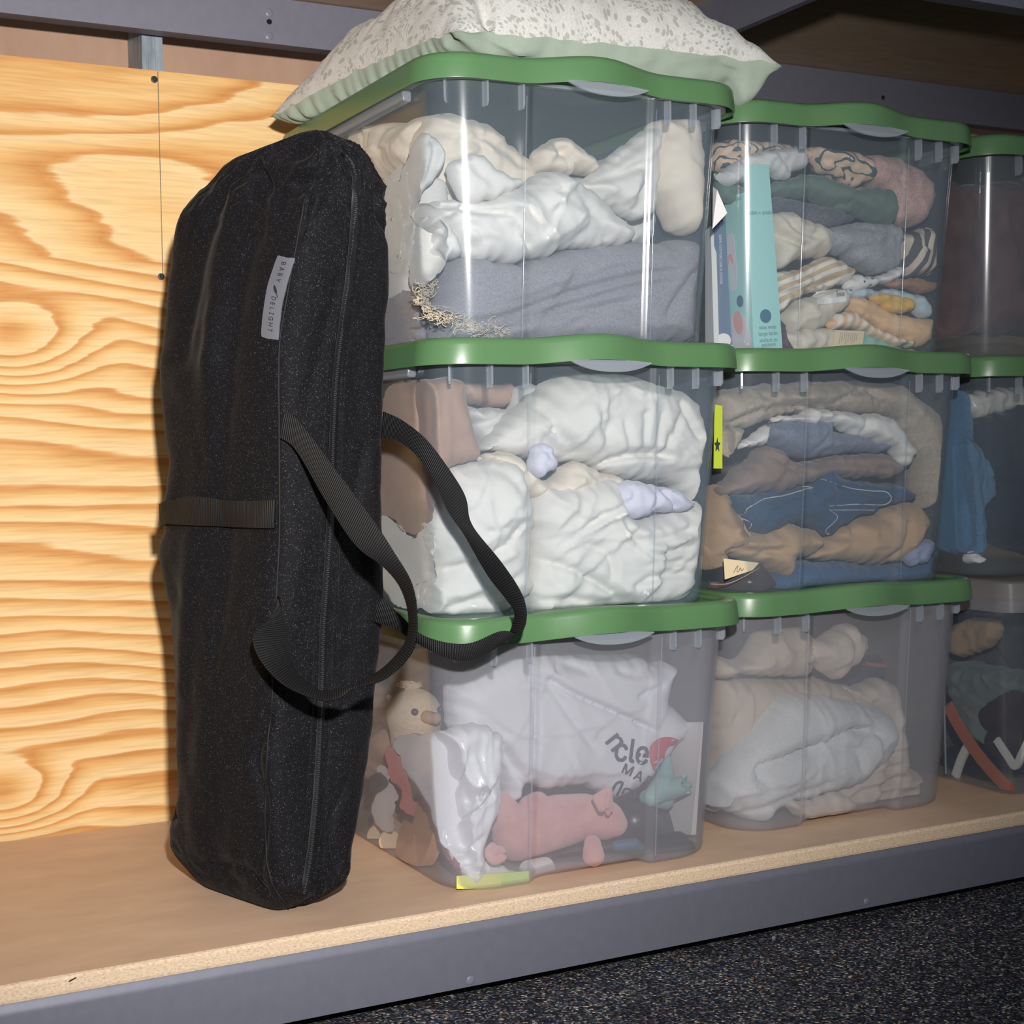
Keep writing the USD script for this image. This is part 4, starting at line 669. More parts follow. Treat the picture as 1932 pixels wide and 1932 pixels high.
# ---- A3: toys and bags
tp, tmh = cl('tote_bag', 'white non-woven tote bag with dark lettering and red mark', 'tote bag', 'A3', 'c7', [(612, 430), (650, 370), (730, 322), (800, 280), (960, 236), (1100, 240), (1250, 250), (1460, 258), (1530, 285), (1636, 302), (1605, 400), (1608, 470), (1660, 520), (1704, 560), (1640, 660), (1560, 770), (1500, 840), (1420, 900), (1350, 908), (1260, 870), (1200, 852), (1050, 866), (960, 850), (930, 910), (870, 920), (840, 760), (720, 660), (620, 600)], .105, .05, 'tote_white', amp=.006, s=.13, round_=.035, grid=.0036,
    creases=[([(1040, 340), (1180, 430), (1340, 500), (1560, 600)], .010, .004, .004), ([(960, 370), (1000, 360), (1070, 400), (1180, 560), (1290, 700)], .006, .006), ([(980, 850), (900, 720), (860, 660)], .01, .006), ([(1000, 380), (1010, 600), (1000, 860)], .004, .004, .003), ([(1460, 450), (1520, 415), (1590, 390)], .005, .004), ([(1370, 320), (1460, 345), (1600, 310)], .006, .005), ([(1090, 330), (1140, 300), (1250, 330)], .008, .006), ([(620, 500), (760, 520), (900, 640)], .006, .008)])
def word(parent, m, txt, org, h, ang, plane, mt, bold=False, name='lettering', crop='c7', xs=1.0):
    t = meshkit.text_mesh(txt, 1.0, .02, bold); t.vertices[:, 0] *= xs; return part_on(parent, m, name, t, Z(crop, org)[0], h/CROPS[crop][2], ang, plane, mt)
PT = .105
word(tp, tmh, 'cle', (1340, 728), 104, .13, PT, 'ink_navy', True, xs=.80)
for ch, o in (('M', (1376, 782)), ('A', (1432, 812)), ('R', (1480, 838))): word(tp, tmh, ch, o, 44, .42, PT, 'ink_navy', True)
word(tp, tmh, 'n', (1302, 640), 90, .9, PT, 'ink_navy', True)
for P_, w_ in (([(1338, 870), (1360, 835), (1385, 832), (1375, 862), (1362, 888)], 6), ([(1385, 880), (1400, 860), (1425, 868), (1418, 890), (1400, 895)], 5), ([(1422, 893), (1436, 872), (1440, 890)], 5)):
    ln = LineString(catmull([(x, -y) for x, y in P_], 30)).buffer(w_); part_on(tp, tmh, 'script_lettering', trimesh.creation.extrude_polygon(ln, .02, engine='earcut'), (CROPS['c7'][0], CROPS['c7'][1]), 1/2.415, 0, PT, 'ink_navy') if 0 else None
    tm2 = trimesh.creation.extrude_polygon(Polygon([((x-1400)/50, (y+860)/50) for x, y in ln.exterior.coords]), .02, engine='earcut'); part_on(tp, tmh, 'script_lettering', tm2, Z('c7', (1400, 860))[0], 50/2.415, 0, PT, 'ink_navy')
disc = Polygon([((x-1575)/70, (-y+705)/70) for x, y in catmull([(1508, 700), (1520, 655), (1560, 628), (1605, 625), (1640, 640), (1625, 662), (1600, 668), (1580, 700), (1575, 740), (1545, 780), (1522, 765)], 60, True)]).buffer(0)
part_on(tp, tmh, 'emblem', trimesh.creation.extrude_polygon(disc, .02, engine='earcut'), Z('c7', (1575, 705))[0], 70/2.415, 0, PT, 'ink_red', label='red rounded mark')
# shell helpers for solid toys
def blob(spheres, refine=.004, it=8):
    """one smooth body from hulls of joined spheres: [((p, r), (p, r), ...), ...]"""
    M = mf.Manifold()
    for grp in spheres:
        M = M+mf.Manifold.batch_hull([mf.Manifold.sphere(float(r), 28).translate([float(a) for a in p]) for p, r in grp])
    t = tm(M.refine_to_length(refine)); t.merge_vertices(); trimesh.smoothing.filter_taubin(t, .5, .52, it); return t
def PX(crop, x, y, yy, xm=0): q = Z(crop, (x, y))[0]; p = at(q[0], q[1], 1, AY+yy); return slide(p[None], AX-.2+xm)[0] if xm else p
def pxr(r, crop='c7', d=1.95): return r/CROPS[crop][2]*d/FPX
CD = 2.088; PD = lambda x, y, d=0., crop='c7': atd(*Z(crop, (x, y))[0], CD+d); cr_ = lambda r: r/2.415*CD/FPX
ck = thing('knitted_toy', 'cream knitted chick toy with dark eyes and tan beak in the bottom bin', 'toy', PD(430, 600))
hd = blob([[(PD(440, 530), cr_(128))], [(PD(440, 560), cr_(118)), (PD(455, 800, .02), cr_(105))]], .004)
obj('head', hd, MATS['cream_knit'], ck, smooth=True)
for x, y, d in ((441, 511, -.0365), (558, 500, -.017)): e = trimesh.creation.icosphere(2, cr_(17)); e.apply_translation(PD(x, y, d)); obj('eye', e, MATS['bead_navy'], ck, smooth=True)
bk = blob([[(PD(495, 533, -.034), cr_(29)), (PD(535, 540, -.042), cr_(27))]], .003, 4); obj('beak', bk, MATS['beak_tan'], ck, smooth=True)
tf = [tube(catmull([PD(425+rng.normal(0, 10), 408), PD(425+rng.normal(0, 22), 390, rng.normal(0, .004)), PD(425+rng.normal(0, 36), 368+rng.random()*16, rng.normal(0, .006))], 8), .0008, 4) for k in range(40)]
obj('tuft', tcat(tf), MATS['cream_knit'], ck, kind='stuff')
obj('ear', blob([[(PD(350, 470), cr_(22)), (PD(322, 440), cr_(9))]], .003, 3), MATS['cream_knit'], ck, smooth=True)
cl('plastic_bag', 'glossy white plastic bag hanging in front of the knitted toy', 'plastic bag', 'A3', 'c7', [(352, 668), (400, 622), (480, 612), (600, 600), (640, 578), (720, 574), (790, 582), (806, 608), (846, 622), (842, 760), (828, 950), (770, 1120), (752, 1272), (690, 1292), (640, 1210), (590, 1110), (560, 1040), (510, 920), (450, 840), (370, 740)], .052, .028, 'film_white', amp=.008, s=.028, ang=1.5, aniso=7, grid=.0034, creases=[([(520, 640), (540, 900), (650, 1200)], .010, .006, .004), ([(640, 1200), (700, 1140), (770, 1080)], .006, .005), ([(620, 1260), (700, 1220), (750, 1200)], .005, .004)])
pg_ = thing('plush_pig', 'pink plush pig lying on its side in the bottom bin', 'plush toy', PX('c7', 1050, 1200, .12))
pc = lambda x, y, yy, r: (PX('c7', x, y, yy), pxr(r))
pb = blob([[pc(905, 1075, .135, 118), pc(1090, 1010, .13, 128), pc(1210, 985, .125, 108)], [pc(1210, 985, .122, 108), pc(1300, 1000, .115, 98)], [pc(860, 1000, .14, 90), pc(845, 910, .14, 40)], [pc(980, 960, .14, 80), pc(1000, 930, .14, 60)], [pc(1310, 1000, .112, 92), pc(1352, 1020, .10, 62)]], .004, 10)
obj('body', pb, MATS['pink_plush'], pg_, smooth=True)
for (a, b_, c_) in (((1262, 900), (1305, 880), (1322, 970)), ((1285, 890), (1325, 872), (1335, 955))):
    m = blob([[(PX('c7', *a, .066), .004), (PX('c7', *b_, .060), .005), (PX('c7', (a[0]+c_[0])/2, (a[1]+c_[1])/2+12, .062), .006)], [(PX('c7', *b_, .062), .005), (PX('c7', *c_, .066), .0035)]], .003, 4); obj('ear', m, MATS['pink_plush'], pg_, smooth=True)
obj('arm', blob([[pc(1255, 1165, .075, 52), pc(1250, 1110, .085, 40)]], .004, 4), MATS['pink_plush'], pg_, smooth=True)
obj('tail', tube(catmull([PX('c7', 800, 1120, .070), PX('c7', 778, 1150, .062), PX('c7', 800, 1185, .058), PX('c7', 840, 1170, .058), PX('c7', 830, 1140, .062), PX('c7', 800, 1150, .060), PX('c7', 800, 1200, .062)], 50), .0062, 8), MATS['pink_plush'], pg_, smooth=True)
obj('hind_leg', blob([[pc(1310, 1160, .105, 40), pc(1250, 1190, .095, 42)]], .004, 4), MATS['pink_plush'], pg_, smooth=True) if 0 else None
sh_ = thing('rubber_clog', 'glossy black rubber clog at the bottom right of the cloudy toy bin', 'shoe', PX('c7', 1500, 1200, .12))
s1 = blob([[pc(1090, 1190, .12, 34), pc(1300, 1190, .10, 38), pc(1560, 1170, .085, 44), pc(1680, 1130, .08, 44)], [pc(1640, 1110, .10, 60), pc(1560, 1130, .13, 50)], [pc(1100, 1180, .2, 34), pc(1560, 1160, .21, 44)]], .005, 6)
obj('sole', inside(s1, 'A3'), MATS['rubber_black'], sh_, smooth=True)
s2 = blob([[pc(1440, 1010, .13, 115), pc(1520, 1090, .14, 90)], [pc(1440, 1000, .14, 110), pc(1560, 1000, .16, 60), pc(1600, 1120, .14, 60)]], .005, 8)
obj('upper', s2, MATS['rubber_black'], sh_, smooth=True)
obj('lining', blob([[pc(1360, 1120, .087, 26), pc(1440, 1110, .080, 28), pc(1470, 1125, .082, 20)]], .004, 4), MATS['card_blue'], sh_, smooth=True, label='blue grey lining')
te = thing('teal_funnel', 'grey teal silicone funnel toy above the black clog', 'toy', PX('c7', 1600, 900, .14))
obj('cone', blob([[pc(1520, 900, .11, 44), pc(1580, 850, .115, 66)], [pc(1580, 850, .115, 60), pc(1592, 720, .13, 18)], [pc(1500, 900, .12, 40), pc(1580, 910, .12, 48)]], .004, 5), MATS['rubber_teal'], te, smooth=True)
ax0, ax1 = PX('c7', 1585, 870, .112), PX('c7', 1672, 842, .088); ang_ = np.linspace(0, 2*np.pi, 40, endpoint=False); T_ = (ax1-ax0)/np.linalg.norm(ax1-ax0); A_ = np.cross(T_, (0, 0, 1)); A_ /= np.linalg.norm(A_); B_ = np.cross(T_, A_)
cr = lambda c, r, w=0: c+r*(np.cos(ang_)[:, None]*A_+np.sin(ang_)[:, None]*B_)+T_*(w*(np.sin(ang_*5) > 0))[:, None]
obj('spout', loft([cr(ax0, pxr(52)), cr(ax1, pxr(46), .004), cr(ax1, pxr(33), .004), cr(ax0+T_*.01, pxr(30))], True, True), MATS['rubber_teal'], te, smooth=40)
def quad_slab(px4, y4, th, crop='c7', b='A3', free=2):
    """thin flat card: corner pixels with their depths (the free corner is put in the plane of the others), thickness towards the back"""
    q = [Z(crop, p)[0] for p in px4]; P_ = np.array([at(*p, 1, BINS[b][1]+yy) for p, yy in zip(q, y4)]); o = [P_[i] for i in range(4) if i != free]
    n = np.cross(o[1]-o[0], o[2]-o[0]); n /= np.linalg.norm(n); n *= np.sign(n@ray(*q[0])); r = ray(*q[free]); P_[free] = CP+r*((o[0]-CP)@n)/(r@n)
    return trimesh.convex.convex_hull(np.vstack([P_, P_+n*th])), P_, n
cd, _, _ = quad_slab([(1600, 560), (1752, 556), (1700, 1070), (1560, 1060)], (.17, .085, .09, .17), .008); obj('picture_card', inside(cd, 'A3'), MATS['white_card'], label='plain white board leaning at the right end of the cloudy toy bin', cat='board', smooth=False)
cl('coral_cloth', 'coral pink cloth strip beside the white plastic bag', 'cloth', 'A3', 'c7', [(318, 690), (345, 682), (380, 740), (405, 800), (432, 890), (452, 950), (445, 990), (410, 975), (368, 948), (385, 880), (350, 840), (320, 790)], .085, .012, 'coral_cloth', amp=.004, s=.03, creases=[([(360, 720), (400, 830), (440, 960)], .004, .003, .002)])
c0 = at(*Z('c7', (452, 1078))[0], 0, .3235); dk = thing('wooden_disk', 'brown wooden disk with small centre hole tilted on edge', 'toy', c0)
nn = np.array([-.93, .02, .36]); nn /= np.linalg.norm(nn); m = trimesh.creation.annulus(.003, .052, .018, sections=56); m.apply_transform(trimesh.geometry.align_vectors((0, 0, 1), nn)); m.apply_translation(c0-nn*.005); m.vertices[:, 2] = np.maximum(m.vertices[:, 2], SZ+.006); obj('disk', m, MATS['wood_disk'], dk, smooth=40)
for (x, y, xx), lb in zip(((330, 1102, .313), (275, 1078, .318)), ('pale round wooden peg nearest the wooden disk', 'pale round wooden peg behind the front peg')):
    c0 = at(*Z('c7', (x, y))[0], 0, xx); R_ = .0172; m = tm(mf.Manifold.batch_hull([mf.Manifold.cylinder(h_, r, r, 40).translate((0, 0, z)) for r, z, h_ in ((R_, 0, .08), (R_*.93, -.0016, .083))])); m.apply_transform(trimesh.geometry.align_vectors((0, 0, 1), (.55, .83, .03))); m.apply_translation(c0); m.vertices[:, 2] = np.maximum(m.vertices[:, 2], SZ+.0045); obj('wooden_peg', m, MATS['wood_peg'], label=lb, cat='toy', smooth=40)
cl('plastic_bag', 'small twisted white plastic bag in the left of the cloudy toy bin', 'plastic bag', 'A3', 'c7', [(285, 780), (315, 770), (330, 830), (370, 870), (385, 910), (350, 940), (335, 1040), (300, 1050), (262, 1010), (248, 940), (275, 880)], .15, .02, 'film_white', amp=.010, s=.022, ang=1.2, aniso=2.5)
cl('plush_toy', 'tan plush toy pressed in the left wall of the cloudy toy bin', 'plush toy', 'A3', 'c7', [(262, 600), (300, 590), (335, 650), (330, 720), (300, 780), (262, 830), (236, 800), (235, 680)], -.192, .03, 'tan_plush', axis=0, amp=.003)
cl('navy_cloth', 'navy cloth scrap at the left of the cloudy toy bin', 'cloth', 'A3', 'c7', [(240, 800), (300, 790), (320, 860), (250, 880), (235, 860)], .21, .012, 'navy_cloth', amp=.003)
nt = thing('sticky_note', 'yellow green paper note strip standing at the bottom of the cloudy toy bin', 'note', PX('c7', 800, 1300, .05))
for x0, x1, mt in ((632, 835, 'note_yellow'), (835, 963, 'note_lime')):
    u0, u1 = (x0-632)/331, (x1-632)/331; q = [(x0, 1258-23*u0), (x1, 1258-23*u1), (x1, 1316-4*u1), (x0, 1316-4*u0)]; m, _, _ = quad_slab(q, (.066, .062, .062, .066), .0015); obj('strip', m, MATS[mt], nt, smooth=False)
c0 = PX('c7', 1030, 1235, .10); m = trimesh.creation.revolve(np.array([(0, 0), (.017, 0), (.018, .002), (.0195, .034), (.018, .034), (.0165, .003), (0, .003)]), sections=36); m.apply_transform(trimesh.geometry.align_vectors((0, 0, 1), (.97, .2, -.1))); m.apply_translation(c0-np.array([.026, 0, 0])); obj('paper_cup', m, MATS['paper_white'], label='small white cup lying under the plush pig', cat='cup', smooth=40)
cl('red_cloth', 'dark red cloth edge under the white plastic bag', 'cloth', 'A3', 'c7', [(560, 1130), (600, 1140), (650, 1200), (690, 1285), (660, 1262), (600, 1190)], .075, .006, 'dark_red', amp=.002, grid=.003)
cl('white_tissue', 'crumpled white paper under the pig tail', 'paper', 'A3', 'c7', [(755, 1200), (800, 1205), (900, 1238), (960, 1240), (900, 1262), (760, 1262)], .075, .012, 'paper_white', amp=.006, s=.02)

# ---- B1: baby clothes and boxes
cl('printed_cloth', 'peach cloth with dark leaf lines at the top left of the clothes bin', 'cloth', 'B1', 'c3', [(338, 745), (420, 715), (560, 720), (700, 740), (830, 745), (860, 800), (800, 860), (600, 850), (480, 880), (400, 900), (335, 850)], .08, .04, 'leaf_print', amp=.009, s=.06, creases=[([(360, 830), (480, 800), (620, 790)], .008, .005)])
cl('printed_cloth', 'peach cloth with dark leaf lines at the top centre of the clothes bin', 'cloth', 'B1', 'c3', [(850, 770), (960, 775), (1100, 790), (1150, 860), (1150, 930), (1080, 965), (960, 930), (880, 880)], .06, .035, 'leaf_print', amp=.009, s=.04, ang=-.6, aniso=1.8, creases=[([(880, 800), (1000, 850), (1110, 940)], .008, .005), ([(900, 860), (1000, 900), (1060, 950)], .007, .004)])
cl('white_bib', 'white cotton cloth folded above the mint box', 'cloth', 'B1', 'c3', [(345, 905), (420, 860), (520, 790), (640, 775), (765, 765), (805, 860), (725, 895), (718, 935), (660, 930), (600, 905), (480, 950), (400, 960)], .057, .02, 'offwhite_cotton', amp=.008, s=.04, creases=[([(480, 830), (580, 880), (640, 920)], .007, .005), ([(640, 790), (700, 850), (720, 890)], .005, .004)])
cl('knitted_cloth', 'pink knitted cloth at the right of the clothes bin', 'cloth', 'B1', 'c3', [(1120, 820), (1200, 808), (1310, 835), (1390, 880), (1440, 930), (1462, 1000), (1450, 1080), (1430, 1125), (1365, 1172), (1260, 1165), (1235, 1060), (1180, 990), (1100, 960)], .06, .045, 'pink_knit', amp=.006, s=.05, creases=[([(1160, 880), (1260, 890), (1330, 930)], .006, .005), ([(1330, 850), (1330, 1000), (1340, 1160)], .004, .004)])
cl('green_cloth', 'grey green folded shirt in the upper middle of the clothes bin', 'shirt', 'B1', 'c3', [(630, 1000), (650, 945), (740, 920), (820, 900), (930, 930), (1040, 965), (1140, 970), (1245, 990), (1262, 1080), (1248, 1172), (1180, 1165), (1080, 1130), (960, 1090), (800, 1030), (700, 1025)], .055, .03, 'forest_cloth', amp=.005, s=.07, ang=-.3, aniso=2.5, creases=[([(920, 1070), (960, 1048), (1080, 1060), (1200, 1140)], .008, .004, .004), ([(660, 1000), (820, 1000), (960, 1060)], .006, .005)])
cl('grey_sock', 'dark heather grey knitted cloth under the green shirt', 'cloth', 'B1', 'c3', [(618, 1035), (700, 1020), (790, 1035), (900, 1070), (1010, 1110), (1045, 1150), (940, 1185), (800, 1185), (730, 1120), (640, 1085)], .062, .025, 'heather_dark', amp=.005, s=.05)
cl('green_cloth', 'dark green cloth in the left corner of the clothes bin', 'cloth', 'B1', 'c3', [(350, 900), (420, 940), (480, 1000), (470, 1060), (400, 1060), (345, 1000)], .075, .02, 'forest_cloth', amp=.005)
cl('bodysuit', 'ivory baby bodysuit with gathered neck left of the grey cloth', 'baby clothes', 'B1', 'c3', [(618, 1110), (680, 1085), (745, 1110), (850, 1160), (925, 1215), (920, 1320), (820, 1340), (720, 1370), (640, 1400), (625, 1250)], .06, .035, 'ivory_cloth', amp=.010, s=.045, creases=[([(640, 1160), (720, 1240), (820, 1290)], .010, .005, .004), ([(700, 1120), (760, 1200), (860, 1230)], .008, .005)])
cl('grey_shirt', 'light grey folded shirt in the middle of the clothes bin', 'shirt', 'B1', 'c3', [(930, 1200), (1030, 1165), (1130, 1150), (1220, 1158), (1292, 1175), (1300, 1280), (1290, 1380), (1200, 1425), (1100, 1400), (1030, 1350), (945, 1300)], .055, .035, 'heather_grey', amp=.008, s=.07, ang=.5, aniso=1.6, creases=[([(960, 1220), (1060, 1180), (1200, 1190)], .006, .004), ([(1000, 1310), (1140, 1290), (1260, 1250)], .005, .006)])
cl('striped_onesie', 'tan and white striped cloth left of the label roll', 'baby clothes', 'B1', 'c3', [(640, 1420), (740, 1400), (830, 1370), (910, 1338), (1000, 1360), (1042, 1400), (1020, 1465), (930, 1500), (830, 1535), (720, 1580), (660, 1625), (645, 1520)], .057, .03, 'tan_stripe', amp=.008, s=.05, creases=[([(660, 1470), (800, 1440), (950, 1380)], .008, .004), ([(660, 1540), (800, 1500), (1000, 1440)], .008, .004)])
cl('star_cloth', 'white cloth with tiny dark stars below the grey shirt', 'cloth', 'B1', 'c3', [(1005, 1500), (1060, 1440), (1200, 1435), (1280, 1385), (1330, 1400), (1300, 1440), (1200, 1480), (1080, 1510)], .054, .018, 'star_print', amp=.004)
cl('zebra_cloth', 'black and cream striped cloth at the right edge of the clothes bin', 'cloth', 'B1', 'c3', [(1315, 1230), (1400, 1195), (1460, 1178), (1515, 1188), (1522, 1290), (1500, 1400), (1440, 1440), (1330, 1445), (1312, 1340)], .075, .03, 'zebra', amp=.010, s=.03, ang=1.4, aniso=3)
cl('brown_cloth', 'rust brown folded cloth strip at the right of the clothes bin', 'cloth', 'B1', 'c3', [(1190, 1480), (1300, 1450), (1420, 1455), (1490, 1475), (1488, 1505), (1420, 1530), (1300, 1500)], .06, .014, 'rust_cloth', amp=.003)
cl('blue_cloth', 'pale blue folded cloth above the yellow cloth', 'cloth', 'B1', 'c3', [(1015, 1515), (1120, 1500), (1250, 1500), (1380, 1530), (1430, 1580), (1450, 1640), (1400, 1660), (1330, 1580), (1180, 1560), (1060, 1545)], .056, .016, 'sky_cloth', amp=.004, s=.04, creases=[([(1040, 1525), (1200, 1525), (1400, 1600)], .005, .003)])
cl('yellow_cloth', 'mustard yellow folded cloth in the lower right of the clothes bin', 'cloth', 'B1', 'c3', [(1140, 1545), (1220, 1530), (1310, 1545), (1355, 1575), (1340, 1615), (1250, 1630), (1190, 1590)], .053, .014, 'mustard_cloth', amp=.004, s=.03, creases=[([(1160, 1560), (1250, 1580), (1340, 1585)], .005, .003)])
cl('peach_cloth', 'peach orange folded cloth at the lower right of the clothes bin', 'cloth', 'B1', 'c3', [(1015, 1545), (1100, 1545), (1200, 1590), (1300, 1640), (1400, 1650), (1455, 1670), (1445, 1760), (1360, 1812), (1260, 1760), (1150, 1700), (1050, 1640)], .054, .03, 'peach_cloth', amp=.006, s=.05, ang=-.4, aniso=2, creases=[([(1040, 1580), (1160, 1630), (1320, 1690)], .007, .004)])
cl('striped_onesie', 'peach striped baby cloth above the paper tag', 'baby clothes', 'B1', 'c3', [(925, 1690), (980, 1640), (1050, 1615), (1150, 1690), (1260, 1740), (1350, 1770), (1340, 1815), (1220, 1790), (1110, 1735), (1000, 1720)], .050, .02, 'peach_stripe', amp=.005, s=.04)
rl, rm_ = cl('white_roll', 'white rolled baby cloth with a printed care label', 'baby clothes', 'B1', 'c3', [(695, 1630), (760, 1580), (850, 1535), (930, 1505), (1005, 1500), (1012, 1590), (950, 1650), (900, 1705), (810, 1745), (720, 1720)], .054, .035, 'ivory_cloth', amp=.008, s=.05, creases=[([(710, 1660), (800, 1640), (920, 1580)], .008, .005)])
lab = trimesh.creation.box((2.2, 1.0, .02)); lab.apply_translation((0, 0, .01)); part_on(rl, rm_, 'care_label', lab, Z('c3', (925, 1545))[0], 70/2.76, -.10, BY+.054, 'paper_white', .0012)
bars = tcat([(b_ := trimesh.creation.box((.03+.03*((k*7) % 3 == 0), .5, .02)), b_.apply_translation((.42+k*.075, .2, .01)))[0] for k in range(8)]); part_on(rl, rm_, 'barcode', bars, Z('c3', (925, 1545))[0], 70/2.76, -.10, BY+.054, 'ink_grey', .0022)
cl('bodysuit', 'cream baby clothes at the bottom of the clothes bin beside the tag', 'baby clothes', 'B1', 'c3', [(680, 1745), (760, 1715), (840, 1700), (945, 1720), (940, 1845), (820, 1850), (715, 1848)], .056, .03, 'ivory_cloth', amp=.010, s=.03, ang=1.4, aniso=2)
tg_, P4, n4 = quad_slab([(948, 1718), (1102, 1724), (1086, 1822), (932, 1820)], (.051, .051, .054, .054), .0012, 'c3', 'B1'); tgp = thing('paper_tag', 'cream paper tag with small printed lines at the bottom of the clothes bin', 'tag', P4[3]); obj('card', tg_, MATS['paper_cream'], tgp, smooth=False)
for k in range(9): q0, q1 = P4[0]*(1-.2-.07*k)+P4[1]*(.2+.07*k), P4[3]*(1-.2-.07*k)+P4[2]*(.2+.07*k); obj('printed_line', tube(np.array([q0*.88+q1*.12-n4*.0004, q0*(.3+.1*(k % 3))+q1*(.7-.1*(k % 3))-n4*.0004]), .0004, 4), MATS['ink_grey'], tgp, smooth=False)
cl('mint_cloth', 'mint green cloth at the bottom right of the clothes bin', 'cloth', 'B1', 'c3', [(1090, 1745), (1180, 1760), (1290, 1800), (1380, 1820), (1410, 1855), (1250, 1860), (1080, 1850)], .062, .02, 'mint_cloth', amp=.004)
cl('plum_cloth', 'dull plum cloth beside the mint box near the bin bottom', 'cloth', 'B1', 'c3', [(668, 1660), (700, 1740), (730, 1840), (680, 1850), (660, 1760)], .07, .015, 'maroon_leather', amp=.003)
def carton(name, label, spine4, depth4, mt, th, side=None):
    m, P_, n = quad_slab(spine4, depth4, th, 'c3', 'B1'); t = thing(name, label, 'box', P_[3]); obj('carton', m, MATS[mt], t, smooth=False); return t, P_, n
def flat_text(parent, P_, n, txt, u, v, h, mt, vertical=False, bold=False, fit=None):
    """lettering on a flat face: P_ corners (top left, top right, bottom right, bottom left); u, v of the text's centre, h its height in metres"""
    m = meshkit.text_mesh(txt, h, .0003, bold); m.apply_translation(-np.append(m.bounds.mean(0)[:2], 0)); X = P_[1]-P_[0]; X /= np.linalg.norm(X); Y = (P_[0]-P_[3]); Y -= X*(Y@X); Y /= np.linalg.norm(Y)
    if fit: w_ = np.ptp(m.vertices[:, 0]); m.vertices[:, 0] *= min(1, fit/w_)
    if vertical: X, Y = -Y, X
    o = (P_[0]*(1-u)+P_[1]*u)*(1-v)+(P_[3]*(1-u)+P_[2]*u)*v; V = m.vertices; m.vertices = o+V[:, :1]*X+V[:, 1:2]*Y-n*(V[:, 2:3]+.0002); return obj('lettering', m, MATS[mt], parent, smooth=False)
mb, MP, mn = carton('swaddle_box', 'mint green carton standing at the front of the clothes bin', [(480, 856), (603, 856), (677, 1846), (527, 1848)], (.052, .052, .060, .060), 'card_mint', .004)
for tx, u, v, h, ft in (('aden + anais', .50, .25, .0058, .042), ('easy wrap', .52, .858, .0052, .03), ('lange facile', .52, .89, .0052, .033), ('einfach zu', .52, .922, .0052, .031), ('wickeln', .52, .946, .0052, .025)): flat_text(mb, MP, mn, tx, u, v, h, 'ink_teal', fit=ft)
def badge(parent, P_, n, u, v, r, mt):
    m = trimesh.creation.cylinder(r, .0005, sections=36); m.apply_transform(trimesh.geometry.align_vectors((0, 0, 1), n)); o = (P_[0]*(1-u)+P_[1]*u)*(1-v)+(P_[3]*(1-u)+P_[2]*u)*v; m.apply_translation(o-n*.0004); obj('badge', m, MATS[mt], parent, smooth=False)
badge(mb, MP, mn, .47, .795, .0098, 'card_blue'); flat_text(mb, MP, mn-0, '0-3', .47, .791, .0062, 'paper_white', bold=True); flat_text(mb, MP, mn, 'm', .47, .803, .004, 'paper_white', bold=True)
# its broad side, facing left
sdm, SP, sn = quad_slab([(372, 1030), (482, 1000), (528, 1846), (408, 1806)], (.112, .057, .063, .112), .004, 'c3', 'B1', 3); obj('side_panel', sdm, MATS['card_mint'], mb, smooth=False)
flat_text(mb, SP, sn, 'EASY SWADDLE', .42, .03, .004, 'ink_teal', fit=.05)
for pts, mt, nm in (([(.05, .80), (.55, .76), (.80, .84), (.92, .99), (.10, .99)], 'print_swaddle', 'printed_picture'), ([(.18, .79), (.38, .745), (.56, .78), (.58, .86), (.40, .90), (.22, .87)], 'print_skin', 'printed_picture'), ([(.05, .28), (.35, .26), (.42, .50), (.36, .60), (.10, .60)], 'print_swaddle', 'printed_picture'), ([(.05, .40), (.2, .37), (.3, .42), (.24, .44), (.15, .41), (.08, .45)], 'print_skin', 'printed_picture')):
    q = catmull(pts, 40, True); pg2 = Polygon(q).buffer(0); m = trimesh.creation.extrude_polygon(pg2, .0003, engine='earcut'); v = m.vertices; o = (SP[0]*(1-v[:, :1])+SP[1]*v[:, :1])*(1-v[:, 1:2])+(SP[3]*(1-v[:, :1])+SP[2]*v[:, :1])*v[:, 1:2]
    k = .0003*(1 if mt == 'print_swaddle' else 2); m.vertices = o-sn*(v[:, 2:3]+k); obj(nm, m, MATS[mt], mb, smooth=False)
badge(mb, SP, sn, .5, .68, .0085, 'card_blue')
nb_, NP_, nn_ = carton('swaddle_box', 'navy carton with green top edge behind the mint carton', [(318, 932), (368, 930), (410, 1800), (318, 1802)], (.125, .118, .12, .13), 'card_navy', .010)
m, _, _ = quad_slab([(316, 903), (365, 901), (368, 930), (318, 932)], (.125, .118, .118, .125), .010, 'c3', 'B1'); obj('green_end', m, MATS['card_green'], nb_, smooth=False)
m, _, _ = quad_slab([(272, 1200), (300, 1180), (318, 1802), (272, 1800)], (.15, .13, .13, .15), .008, 'c3', 'B1'); obj('white_side', m, MATS['paper_white'], nb_, smooth=False)
flat_text(nb_, NP_, nn_, '100% COTTON | 100 % COTON', .50, .48, .0034, 'paper_white', vertical=True, fit=.125); badge(nb_, NP_, nn_, .55, .968, .0105, 'paper_white'); flat_text(nb_, NP_, nn_, 'MM', .55, .968, .0065, 'card_navy')
flat_text(nb_, NP_, nn_, '2.0', .6, .05, .006, 'paper_white')

